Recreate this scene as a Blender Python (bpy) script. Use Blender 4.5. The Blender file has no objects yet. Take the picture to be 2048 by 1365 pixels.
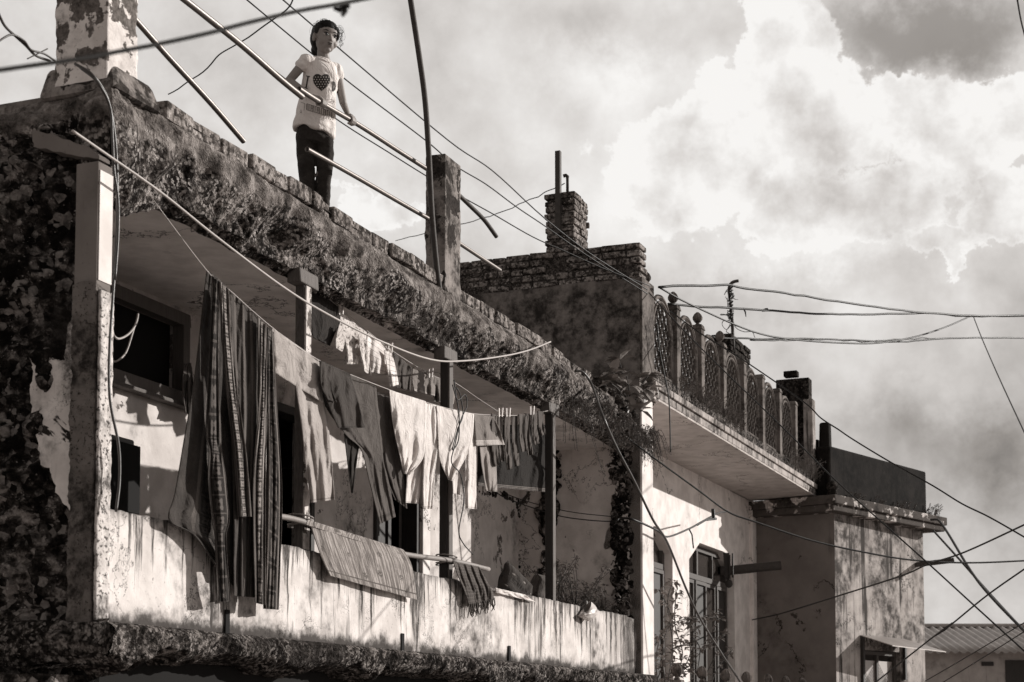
import bpy, bmesh, math, random
from mathutils import Vector, Matrix, noise
from mathutils.bvhtree import BVHTree
R = math.radians
random.seed(7)
SC = bpy.context.scene
COL = SC.collection
# ------------------------------------------------------------ camera
FPX, PRY, PT_ = 3250.0, 1221.0, math.atan(.07)
cam = bpy.data.cameras.new("Camera")
camo = bpy.data.objects.new("Camera", cam); COL.objects.link(camo)
camo.location = (0, 0, 0); camo.rotation_euler = (R(90) + PT_, 0, 0)
cam.sensor_width = 36; cam.lens = 36 * FPX / 2048
cam.shift_y = (PRY - 682.5) / 2048
cam.clip_start = .1; cam.clip_end = 3000
cam.dof.use_dof = True; cam.dof.focus_distance = 11.5; cam.dof.aperture_fstop = 5.6
SC.camera = camo
SC.view_settings.view_transform = 'Standard'
SC.view_settings.look = 'None'
SC.view_settings.exposure = 0
SC.view_settings.gamma = 1
SUN = Vector((.922, .387, math.tan(R(17)))).normalized()

def ray(px, py):
    a = (px - 1024) / FPX; b = (PRY - py) / FPX
    c, s = math.cos(PT_), math.sin(PT_)
    return Vector((a, c - s * b, s + c * b))
def PD(px, py, Y):
    r = ray(px, py); return r * (Y / r.y)
class Frame:
    def __init__(s, o, ang):
        s.o = Vector((o[0], o[1], 0)); s.d = Vector((math.sin(ang), math.cos(ang), 0)); s.n = Vector((math.cos(ang), -math.sin(ang), 0))
    def __call__(s, t, n, z): return s.o + s.d * t + s.n * n + Vector((0, 0, z))
    def inv(s, p):
        q = p - s.o; return (q.dot(s.d), q.dot(s.n), p.z)
    def PN(s, px, py, n):
        r = ray(px, py); return r * ((s.o.dot(s.n) + n) / r.dot(s.n))
    def PT(s, px, py, t):
        r = ray(px, py); return r * ((s.o.dot(s.d) + t) / r.dot(s.d))
    def tn(s, px, n): return s.inv(s.PN(px, 900, n))[0]
F1 = Frame((-1.099, 9.3), R(21.4))
F2 = Frame((1.374, 15.4), R(22.6))
F3 = Frame((4.41, 22.1), R(39.5))

# ------------------------------------------------------------ node helpers
def tone(g, a=1):
    k = min(1, math.sqrt(max(g, 0)))
    return (g * 1.03, g * (.87 + .1 * k), g * (.78 + .16 * k), a)
class NT:
    def __init__(s, tree): s.t = tree; s.N = tree.nodes; s.L = tree.links
    def node(s, typ, **kw):
        n = s.N.new(typ)
        for k, v in kw.items(): setattr(n, k, v)
        return n
    def put(s, sock, v):
        if isinstance(v, bpy.types.NodeSocket): s.L.new(v, sock)
        elif v is not None: sock.default_value = v
    def math(s, op, a, b=None, c=None, clamp=False):
        n = s.node('ShaderNodeMath', operation=op, use_clamp=clamp)
        s.put(n.inputs[0], a)
        if b is not None: s.put(n.inputs[1], b)
        if c is not None: s.put(n.inputs[2], c)
        return n.outputs[0]
    def vmul(s, v, k):
        n = s.node('ShaderNodeVectorMath', operation='MULTIPLY'); s.put(n.inputs[0], v); s.put(n.inputs[1], k); return n.outputs[0]
    def vadd(s, v, k):
        n = s.node('ShaderNodeVectorMath', operation='ADD'); s.put(n.inputs[0], v); s.put(n.inputs[1], k); return n.outputs[0]
    def noise(s, v, scale, detail=6, rough=.6, dist=0, col=False):
        n = s.node('ShaderNodeTexNoise'); s.put(n.inputs['Vector'], v); n.inputs['Scale'].default_value = scale
        n.inputs['Detail'].default_value = detail; n.inputs['Roughness'].default_value = rough; n.inputs['Distortion'].default_value = dist
        return n.outputs['Color' if col else 'Fac']
    def voro(s, v, scale, feature='F1', rnd=1):
        n = s.node('ShaderNodeTexVoronoi', feature=feature); s.put(n.inputs['Vector'], v); n.inputs['Scale'].default_value = scale
        n.inputs['Randomness'].default_value = rnd
        return n.outputs['Distance']
    def step(s, v, a, b, x=0, y=1, smooth=True):
        n = s.node('ShaderNodeMapRange', interpolation_type='SMOOTHSTEP' if smooth else 'LINEAR')
        s.put(n.inputs[0], v)
        n.inputs[1].default_value = a; n.inputs[2].default_value = b; n.inputs[3].default_value = x; n.inputs[4].default_value = y
        return n.outputs[0]
    def mix(s, f, a, b):
        n = s.node('ShaderNodeMix', data_type='RGBA'); s.put(n.inputs[0], f); s.put(n.inputs[6], a); s.put(n.inputs[7], b); return n.outputs[2]
    def ramp(s, f, stops):
        n = s.node('ShaderNodeValToRGB'); s.put(n.inputs[0], f); e = n.color_ramp.elements
        while len(e) < len(stops): e.new(.5)
        for i, (p, c) in enumerate(stops): e[i].position = p; e[i].color = tone(c) if not isinstance(c, tuple) else c
        return n.outputs[0]
    def xyz(s, v):
        n = s.node('ShaderNodeSeparateXYZ'); s.put(n.inputs[0], v); return n.outputs
    def bump(s, h, strength, dist, nrm=None):
        n = s.node('ShaderNodeBump'); s.put(n.inputs['Height'], h); n.inputs['Strength'].default_value = strength; n.inputs['Distance'].default_value = dist
        if nrm is not None: s.put(n.inputs['Normal'], nrm)
        return n.outputs[0]

# ------------------------------------------------------------ world: desaturated daylight sky with broken cloud
def make_world():
    w = bpy.data.worlds.new("World"); SC.world = w; w.use_nodes = True
    T = NT(w.node_tree); T.N.clear()
    out = T.node('ShaderNodeOutputWorld'); bg = T.node('ShaderNodeBackground')
    T.L.new(bg.outputs[0], out.inputs[0])
    sky = T.node('ShaderNodeTexSky', sky_type='NISHITA'); sky.sun_disc = False
    sky.sun_elevation = R(17); sky.sun_rotation = math.atan2(SUN.x, SUN.y)
    bw = T.node('ShaderNodeRGBToBW'); T.L.new(sky.outputs[0], bw.inputs[0])
    clear = T.math('MULTIPLY', bw.outputs[0], .12)
    clear = T.math('MINIMUM', clear, .33)
    clear = T.math('ADD', clear, T.math('MULTIPLY', T.math('SUBTRACT', T.noise(T.node('ShaderNodeTexCoord').outputs['Generated'], 7, 6, .55), .5), .22))
    tc = T.node('ShaderNodeTexCoord').outputs['Generated']
    X, Y, Z = T.xyz(tc)
    az = T.math('ARCTAN2', X, Y)
    hyp = T.math('SQRT', T.math('ADD', T.math('MULTIPLY', X, X), T.math('MULTIPLY', Y, Y)))
    el = T.math('ARCTAN2', Z, hyp)
    wn = T.xyz(T.noise(tc, 12, 8, .66, col=True))
    wf = T.xyz(T.noise(tc, 34, 5, .6, col=True))
    az = T.math('ADD', az, T.math('MULTIPLY', T.math('SUBTRACT', wn[0], .5), .115))
    el = T.math('ADD', el, T.math('MULTIPLY', T.math('SUBTRACT', wn[1], .5), .115))
    az = T.math('ADD', az, T.math('MULTIPLY', T.math('SUBTRACT', wf[0], .5), .022))
    el = T.math('ADD', el, T.math('MULTIPLY', T.math('SUBTRACT', wf[1], .5), .022))
    def blob(px, py, rx, ry, soft=1.0):
        r = ray(px, py); a0 = math.atan2(r.x, r.y); e0 = math.atan2(r.z, math.hypot(r.x, r.y))
        dx = T.math('MULTIPLY', T.math('SUBTRACT', az, a0), FPX / rx)
        dy = T.math('MULTIPLY', T.math('SUBTRACT', el, e0), FPX / ry)
        d = T.math('SQRT', T.math('ADD', T.math('MULTIPLY', dx, dx), T.math('MULTIPLY', dy, dy)))
        return T.step(d, 1 + soft * .5, max(0, 1 - soft * .9))
    val = .68
    # wide soft brightness variations (veil cloud and grey undersides)
    for (px, py, rx, ry, w_) in SOFT:
        val = T.math('ADD', val, T.math('MULTIPLY', blob(px, py, rx, ry, 1.0), w_))
    ns = T.noise(tc, 5, 6, .55)
    val = T.math('ADD', val, T.math('MULTIPLY', T.math('SUBTRACT', ns, .5), .22))
    nA = T.noise(tc, 13, 11, .60); sun_off = T.vadd(tc, (.020, 0, .010)); nB = T.noise(sun_off, 13, 11, .60)
    nC = T.noise(tc, 5.5, 4, .5); nD = T.noise(T.vadd(tc, (.035, 0, .02)), 5.5, 4, .5)
    cum = 0.0
    for (px, py, rx, ry) in CUM:
        b = blob(px, py, rx * 1.15, ry * 1.15, .75)
        cum = b if cum == 0.0 else T.math('MAXIMUM', cum, b)
    cum = T.math('ADD', cum, T.math('MULTIPLY', T.math('SUBTRACT', nA, .5), .9))
    core = T.step(cum, .33, .55)
    edge = T.math('MULTIPLY', T.step(cum, .36, .48), T.step(cum, .95, .45))
    relief = T.math('ADD', T.math('MULTIPLY', T.math('SUBTRACT', nA, nB), 1.5), T.math('MULTIPLY', T.math('SUBTRACT', nC, nD), 1.5))
    shade = T.math('ADD', T.math('ADD', .87, relief), T.math('MULTIPLY', edge, .14))
    shade = T.math('MAXIMUM', shade, .46)
    cum = core
    val = T.math('ADD', val, T.math('MULTIPLY', relief, .36))
    val = T.math('ADD', T.math('MULTIPLY', val, T.math('SUBTRACT', 1, T.math('MULTIPLY', cum, .9))), T.math('MULTIPLY', shade, T.math('MULTIPLY', cum, .9)))
    # clear patches between the clouds
    hole = 0.0
    for (px, py, rx, ry) in HOLES:
        b = blob(px, py, rx, ry, .7)
        hole = b if hole == 0.0 else T.math('MAXIMUM', hole, b)
    hole = T.math('MULTIPLY', hole, T.math('SUBTRACT', 1, cum))
    val = T.math('ADD', T.math('MULTIPLY', val, T.math('SUBTRACT', 1, hole)), T.math('MULTIPLY', clear, hole))
    # the cloud bank fills the sky ahead; unseen sky overhead and behind is set darker to shape ambient fill
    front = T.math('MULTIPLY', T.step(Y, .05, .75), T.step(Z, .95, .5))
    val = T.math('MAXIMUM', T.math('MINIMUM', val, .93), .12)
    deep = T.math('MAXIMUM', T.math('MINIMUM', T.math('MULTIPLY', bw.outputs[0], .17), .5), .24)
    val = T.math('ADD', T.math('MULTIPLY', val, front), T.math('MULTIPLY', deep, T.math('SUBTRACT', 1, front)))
    col = T.ramp(val, [(0, (0, 0, 0, 1)), (.3, (.315, .292, .272, 1)), (.65, (.665, .635, .61, 1)), (1, (1, .985, .965, 1))])
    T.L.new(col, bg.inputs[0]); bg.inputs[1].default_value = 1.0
SOFT = [(1290, 20, 200, 80, -.09), (500, 60, 420, 200, .04), (760, 430, 180, 70, .12), (1300, 330, 260, 180, .1),
        (1560, 560, 210, 60, -.14), (1850, 930, 330, 150, -.3), (1980, 700, 260, 90, -.10), (1750, 480, 260, 80, .18), (1980, 1150, 300, 120, -.10),
        (1150, 480, 180, 100, .1), (1960, 880, 160, 90, -.08), (1700, 640, 150, 60, .04), (900, 60, 250, 140, -.04), (1500, 700, 220, 70, -.05), (1180, 130, 130, 90, .16), (1250, 280, 260, 200, .05), (1650, 440, 380, 110, .04), (560, 330, 260, 90, .08), (400, 180, 260, 120, -.03)]
CUM = [(1555, 90, 115, 130), (1470, 250, 130, 120), (1620, 250, 170, 110), (1780, 235, 120, 90), (1930, 280, 150, 110), (2060, 220, 150, 90),
       (1380, 330, 170, 120), (1740, 420, 140, 70), (1600, 400, 130, 70), (1880, 500, 90, 40), (745, 440, 90, 38), (690, 410, 40, 28), (2020, 430, 90, 60)]
HOLES = [(1870, 45, 250, 95)]
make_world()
sd = bpy.data.lights.new("Sun", 'SUN'); sd.energy = 4.9; sd.angle = R(.5); sd.color = (1, .965, .92)
so = bpy.data.objects.new("Sun", sd); COL.objects.link(so); so.rotation_euler = SUN.to_track_quat('Z', 'Y').to_euler(); so.location = (20, 5, 20)

# ------------------------------------------------------------ materials
MATS = {}
def newmat(name):
    m = bpy.data.materials.new(name); m.use_nodes = True
    T = NT(m.node_tree); T.N.clear()
    out = T.node('ShaderNodeOutputMaterial'); b = T.node('ShaderNodeBsdfPrincipled')
    T.L.new(b.outputs[0], out.inputs[0]); MATS[name] = m
    b.inputs['Roughness'].default_value = .85; b.inputs['Specular IOR Level'].default_value = .25
    return m, T, b
def pos(T): return T.node('ShaderNodeNewGeometry').outputs['Position']
def aged(name, base, stain, amount=.5, streak=.4, speck=.3, scale=1.0, bump=.35, under=None, peel=.55, dirtz=None, topz=None, crack=0, fine=40, rough=.88, seed=0, tband=None, drip=None):
    m, T, b = newmat(name)
    p = T.vadd(pos(T), (seed * 3.1, seed * 1.7, seed * .9))
    n1 = T.noise(p, 1.6 * scale, 9, .66)
    n2 = T.noise(p, 9 * scale, 8, .7)
    st = T.step(n1, .62 - .22 * amount, .80 - .22 * amount)
    st = T.math('MULTIPLY', st, T.step(n2, .3, .62))
    base_v = T.mix(T.step(T.noise(p, 5 * scale, 6, .6), .3, .7), tone(base * .82), tone(min(.85, base * 1.08)))
    sv = T.vmul(p, (11 * scale, 11 * scale, .42 * scale))
    ns = T.noise(sv, 1.0, 8, .72)
    clus = T.noise(p, 1.3, 3, .5)
    sm = T.math('MULTIPLY', T.step(T.math('ADD', ns, T.math('MULTIPLY', T.math('SUBTRACT', clus, .5), .45)), .70 - .20 * streak, .80 - .20 * streak), min(1, streak * 1.5))
    sp = T.math('MULTIPLY', T.step(T.noise(p, fine, 4, .7), .60 - .09 * max(0, speck - .6) * 2, .72 - .15 * max(0, speck - .6) * 2), min(1, speck))
    tot = T.math('MAXIMUM', st, T.math('MAXIMUM', sm, sp))
    z = T.xyz(pos(T))[2]
    if dirtz:
        q = T.math('ADD', z, T.math('MULTIPLY', T.math('SUBTRACT', T.noise(p, 4.5, 10, .74), .5), (dirtz[1] - dirtz[0]) * 3.4))
        tot = T.math('MAXIMUM', tot, T.step(q, dirtz[1], dirtz[0]))
    if topz:
        q = T.math('ADD', z, T.math('MULTIPLY', T.math('SUBTRACT', T.noise(T.vmul(p, (14, 14, .8)), 1, 8, .75), .5), (topz[1] - topz[0]) * 3.0))
        tot = T.math('MAXIMUM', tot, T.math('MULTIPLY', T.step(q, topz[0], topz[1]), .85))
    if drip:   # runs starting at the wall top (and broken ones lower down), clustered along the wall
        fr, ztop = drip
        dp = T.node('ShaderNodeVectorMath', operation='DOT_PRODUCT'); T.put(dp.inputs[0], pos(T)); dp.inputs[1].default_value = fr.d
        cmb = T.node('ShaderNodeCombineXYZ'); T.put(cmb.inputs[0], T.math('MULTIPLY', dp.outputs['Value'], 16)); T.put(cmb.inputs[1], T.math('MULTIPLY', z, .35)); cv_ = cmb.outputs[0]
        r1 = T.noise(cv_, 1, 7, .72); r2 = T.noise(T.vadd(cv_, (40, 0, 0)), .45, 3, .5); r3 = T.noise(T.vadd(cv_, (90, 0, 0)), .11, 2, .5)
        dep = T.math('MULTIPLY', T.math('SUBTRACT', ztop, z), T.math('MULTIPLY', T.math('SUBTRACT', 1, r2), .62))
        e_ = T.math('ADD', T.math('SUBTRACT', r1, dep), T.math('MULTIPLY', T.math('SUBTRACT', r3, .5), .55))
        tot = T.math('MAXIMUM', tot, T.math('MULTIPLY', T.step(e_, .455, .51), T.step(T.noise(T.vmul(p, (30, 30, 8)), 1, 5, .7), .2, .55)))
    if tband:   # (frame, t0, t1): heavier streaking along a stretch of the wall
        fr, t0, t1 = tband
        dp = T.node('ShaderNodeVectorMath', operation='DOT_PRODUCT'); T.put(dp.inputs[0], pos(T)); dp.inputs[1].default_value = fr.d
        tt = T.math('SUBTRACT', dp.outputs['Value'], fr.o.dot(fr.d))
        hb = T.math('MULTIPLY', T.step(tt, t0, t1), T.step(T.noise(T.vmul(p, (13, 13, .7)), 1, 8, .8), .36, .58))
        tot = T.math('MAXIMUM', tot, hb)
    col = T.mix(T.math('MULTIPLY', tot, .93), base_v, T.mix(T.noise(p, 14, 5, .7), tone(stain * .5), tone(stain * 1.7)))
    h = T.math('ADD', T.math('MULTIPLY', T.noise(p, fine * .6, 8, .75), .5), T.math('MULTIPLY', n2, .6))
    if under is not None:
        pn = T.noise(p, 2.3 * scale, 9, .62, .4)
        pm = T.step(pn, peel, peel + .015)
        uc = T.ramp(T.noise(p, 16 * scale, 8, .75), [(.3, under * .25), (.5, under), (.7, under * 1.9)])
        col = T.mix(pm, col, uc)
        h = T.math('SUBTRACT', h, T.math('MULTIPLY', pm, .8))
        h = T.math('ADD', h, T.math('MULTIPLY', pm, T.math('MULTIPLY', T.noise(p, 30, 6, .7), .8)))
    if crack:
        cv = T.vadd(p, T.vmul(T.noise(p, 2.5, 6, .7, col=True), (.9, .9, .9)))
        ce = T.voro(cv, crack, 'DISTANCE_TO_EDGE')
        cm = T.math('MULTIPLY', T.step(ce, .012, .003), T.step(T.noise(p, 1.1, 3), .46, .56))
        col = T.mix(T.math('MULTIPLY', cm, .9), col, tone(stain * .4))
        h = T.math('SUBTRACT', h, T.math('MULTIPLY', cm, .7))
    T.L.new(col, b.inputs['Base Color'])
    T.L.new(T.bump(h, bump, .02), b.inputs['Normal'])
    b.inputs['Roughness'].default_value = rough; b.inputs['Specular IOR Level'].default_value = .04
    return m
def rubble(name, d=.015, mid=.09, lt=.36, scale=1.0, bump=.9, moss=.5, peb=34, skin=None, cells=42):
    m, T, b = newmat(name)
    p = pos(T)
    wp = T.vadd(p, T.vmul(T.noise(p, 9 * scale, 4, .6, col=True), (.022, .022, .022)))
    v = T.voro(wp, peb * scale)
    n1 = T.noise(p, 2.6 * scale, 9, .7); n2 = T.noise(p, 17 * scale, 7, .68)
    k = T.math('ADD', T.math('MULTIPLY', n1, .38), T.math('MULTIPLY', n2, .62))
    col = T.ramp(k, [(.42, d), (.48, mid * .4), (.52, mid), (.57, lt * .55), (.63, lt)])
    vc = T.node('ShaderNodeTexVoronoi'); T.put(vc.inputs['Vector'], wp); vc.inputs['Scale'].default_value = cells * scale
    cell = T.xyz(vc.outputs['Color'])[0]
    cellm = T.math('MULTIPLY', T.step(cell, .58, .80), T.step(T.math('ADD', vc.outputs['Distance'], T.math('MULTIPLY', T.math('SUBTRACT', n2, .5), 1.4)), .80, .50))
    col = T.mix(T.math('MULTIPLY', T.math('MULTIPLY', cellm, .75), T.step(T.noise(p, 6 * scale, 6, .7), .40, .60)), col, tone(lt * .95))
    col = T.mix(T.math('MULTIPLY', T.step(cell, .34, .2), .75), col, tone(d))
    sp = T.math('MULTIPLY', T.step(v, .30, .05), T.step(T.noise(p, 17 * scale, 6, .75), .50, .58))
    col = T.mix(T.math('MULTIPLY', sp, .8), col, tone(min(.8, lt * 1.3)))
    ms = T.math('MULTIPLY', T.step(T.noise(p, 1.3 * scale, 8, .68), .64 - .2 * moss, .72 - .18 * moss), .9)
    col = T.mix(ms, col, T.mix(n2, tone(d * .5), tone(mid * .6)))
    if skin:   # smoother weathered render surviving along the top of the beam
        q = T.math('ADD', T.xyz(p)[2], T.math('MULTIPLY', T.math('SUBTRACT', T.noise(p, 2.6, 8, .66), .5), .60))
        sk = T.step(q, skin, skin + .012)
        sc_ = T.ramp(T.noise(p, 9, 10, .75), [(.36, .03), (.46, .12), (.54, .24), (.64, .42)])
        col = T.mix(T.math('MULTIPLY', sk, .9), col, sc_)
    T.L.new(col, b.inputs['Base Color'])
    h = T.math('ADD', T.math('MULTIPLY', T.step(v, .6, .1), .25), T.math('ADD', T.math('MULTIPLY', n2, 1.2), T.math('MULTIPLY', T.noise(p, 60, 5, .7), .5)))
    T.L.new(T.bump(h, bump, .035), b.inputs['Normal'])
    b.inputs['Roughness'].default_value = .95; b.inputs['Specular IOR Level'].default_value = .04
    return m
def plain(name, g, rough=.7, var=.25, scale=12, metal=0, bump=.1, spec=.3, stretch=None):
    m, T, b = newmat(name)
    p = T.node('ShaderNodeTexCoord').outputs['Object']
    if stretch: p = T.vmul(p, stretch)
    n = T.noise(p, scale, 7, .65)
    T.L.new(T.mix(n, tone(g * (1 - var)), tone(min(.9, g * (1 + var)))), b.inputs['Base Color'])
    T.L.new(T.bump(n, bump, .01), b.inputs['Normal'])
    b.inputs['Roughness'].default_value = rough; b.inputs['Metallic'].default_value = metal; b.inputs['Specular IOR Level'].default_value = spec
    return m
def cloth(name, g, kind='plain', g2=None, k=8, w=.2, var=.15, weave=.25):
    m, T, b = newmat(name)
    g2 = g2 if g2 is not None else g * .5
    uv = T.node('ShaderNodeTexCoord').outputs['UV']
    U, V, _ = T.xyz(uv)
    wob_ = T.noise(uv, 5, 3, .5); U = T.math('ADD', U, T.math('MULTIPLY', T.math('SUBTRACT', wob_, .5), .10))
    ob = T.node('ShaderNodeTexCoord').outputs['Object']
    base = T.mix(T.step(T.noise(ob, 7, 6, .6), .3, .7), tone(g * (1 - var)), tone(min(.9, g * (1 + var))))
    col = base
    if kind == 'plain' and weave > .1:   # stitched hems and side seams
        for ch, e in ((V, .965), (U, .045), (U, .955)):
            l = T.step(T.math('ABSOLUTE', T.math('SUBTRACT', ch, e)), .013, .005); col = T.mix(T.math('MULTIPLY', l, .6), col, tone(g * .45))
    if kind == 'stripe_u':
        s = T.math('FRACT', T.math('MULTIPLY', U, k)); col = T.mix(T.step(s, 1 - w, 1 - w + .03), base, tone(g2))
    if kind == 'stripe_v':
        s = T.math('FRACT', T.math('MULTIPLY', V, k)); col = T.mix(T.step(s, 1 - w, 1 - w + .03), base, tone(g2))
    if kind == 'hem':
        s = T.math('FRACT', T.math('MULTIPLY', V, 26)); z = T.step(V, 1 - w, 1 - w + .01)
        col = T.mix(T.math('MULTIPLY', z, T.step(s, .4, .5)), base, tone(g2))
    if kind == 'dots':
        v = T.voro(T.vmul(uv, (k, k * 1.6, 1)), 1); col = T.mix(T.step(v, .22, .14), base, tone(g2))
    if kind == 'print':
        v = T.noise(T.vmul(uv, (k, k, 1)), 1, 2, .5); col = T.mix(T.step(v, .56, .6), base, tone(g2))
    if kind == 'border':   # long runs of framed rosettes beside plain silk
        s = T.math('FRACT', T.math('MULTIPLY', V, k))
        band = T.math('MULTIPLY', T.step(U, .5 - w, .5 - w + .02), T.step(U, .5 + w, .5 + w - .02))
        du = T.math('MULTIPLY', T.math('SUBTRACT', U, .5), 1 / w * .62); dv = T.math('SUBTRACT', s, .5)
        rr = T.math('SQRT', T.math('ADD', T.math('MULTIPLY', du, du), T.math('MULTIPLY', T.math('MULTIPLY', dv, dv), 1.6)))
        ang = T.math('ARCTAN2', dv, du); pet = T.math('MULTIPLY', T.math('COSINE', T.math('MULTIPLY', ang, 4)), .09)
        ros = T.step(T.math('ADD', rr, pet), .42, .36)
        inn = T.step(rr, .14, .1)
        fr = T.step(T.math('ABSOLUTE', dv), .45, .47)
        bc = T.mix(ros, tone(g * .45), tone(g2)); bc = T.mix(inn, bc, tone(g * .4)); bc = T.mix(fr, bc, tone(g2 * .8))
        nz = T.noise(T.vmul(uv, (60, 260, 1)), 1, 3, .6); bc = T.mix(T.math('MULTIPLY', T.step(nz, .45, .6), .55), bc, tone(g * .6))
        col = T.mix(band, base, bc)
        for e in (.5 - w - .05, .5 + w + .05):
            l = T.step(T.math('ABSOLUTE', T.math('SUBTRACT', U, e)), .03, .018); col = T.mix(l, col, tone(min(.8, g2 * 1.25)))
    if kind == 'quilt':   # uneven woven stripes, scattered motifs and a bordered edge
        nx = T.noise(T.vmul(uv, (60, 1.5, 1)), 1, 4, .7); col = T.mix(T.step(nx, .42, .56), base, tone(g2))
        v = T.voro(T.vmul(uv, (7, 4, 1)), 1); vr = T.noise(T.vmul(uv, (90, 60, 1)), 1, 2, .5)
        col = T.mix(T.math('MULTIPLY', T.step(v, .24, .18), T.step(vr, .4, .55)), col, tone(g2 * .6))
        e = T.math('ABSOLUTE', T.math('SUBTRACT', U, .07)); col = T.mix(T.step(e, .012, .006), col, tone(g2 * .7)); e = T.math('ABSOLUTE', T.math('SUBTRACT', V, .9)); col = T.mix(T.step(e, .014, .006), col, tone(g2 * .7))
    if kind == 'check':
        a = T.math('ABSOLUTE', T.math('SUBTRACT', T.math('FRACT', T.math('MULTIPLY', U, k)), .5)); c2 = T.math('ABSOLUTE', T.math('SUBTRACT', T.math('FRACT', T.math('MULTIPLY', V, k)), .5))
        col = T.mix(T.step(T.math('MINIMUM', a, c2), .12, .09), base, tone(g2))
    T.L.new(col, b.inputs['Base Color'])
    rd = T.math('ABSOLUTE', T.math('SUBTRACT', T.noise(ob, 6.5, 4, .6, .8), .5))
    h = T.math('ADD', T.math('MULTIPLY', T.noise(ob, 260, 2, .5), weave), T.math('ADD', T.noise(ob, 16, 5, .6), T.math('MULTIPLY', rd, 4.5)))
    T.L.new(T.bump(h, .6, .014), b.inputs['Normal'])
    b.inputs['Roughness'].default_value = .92; b.inputs['Specular IOR Level'].default_value = .05
    b.inputs['Sheen Weight'].default_value = .08
    return m

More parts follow.
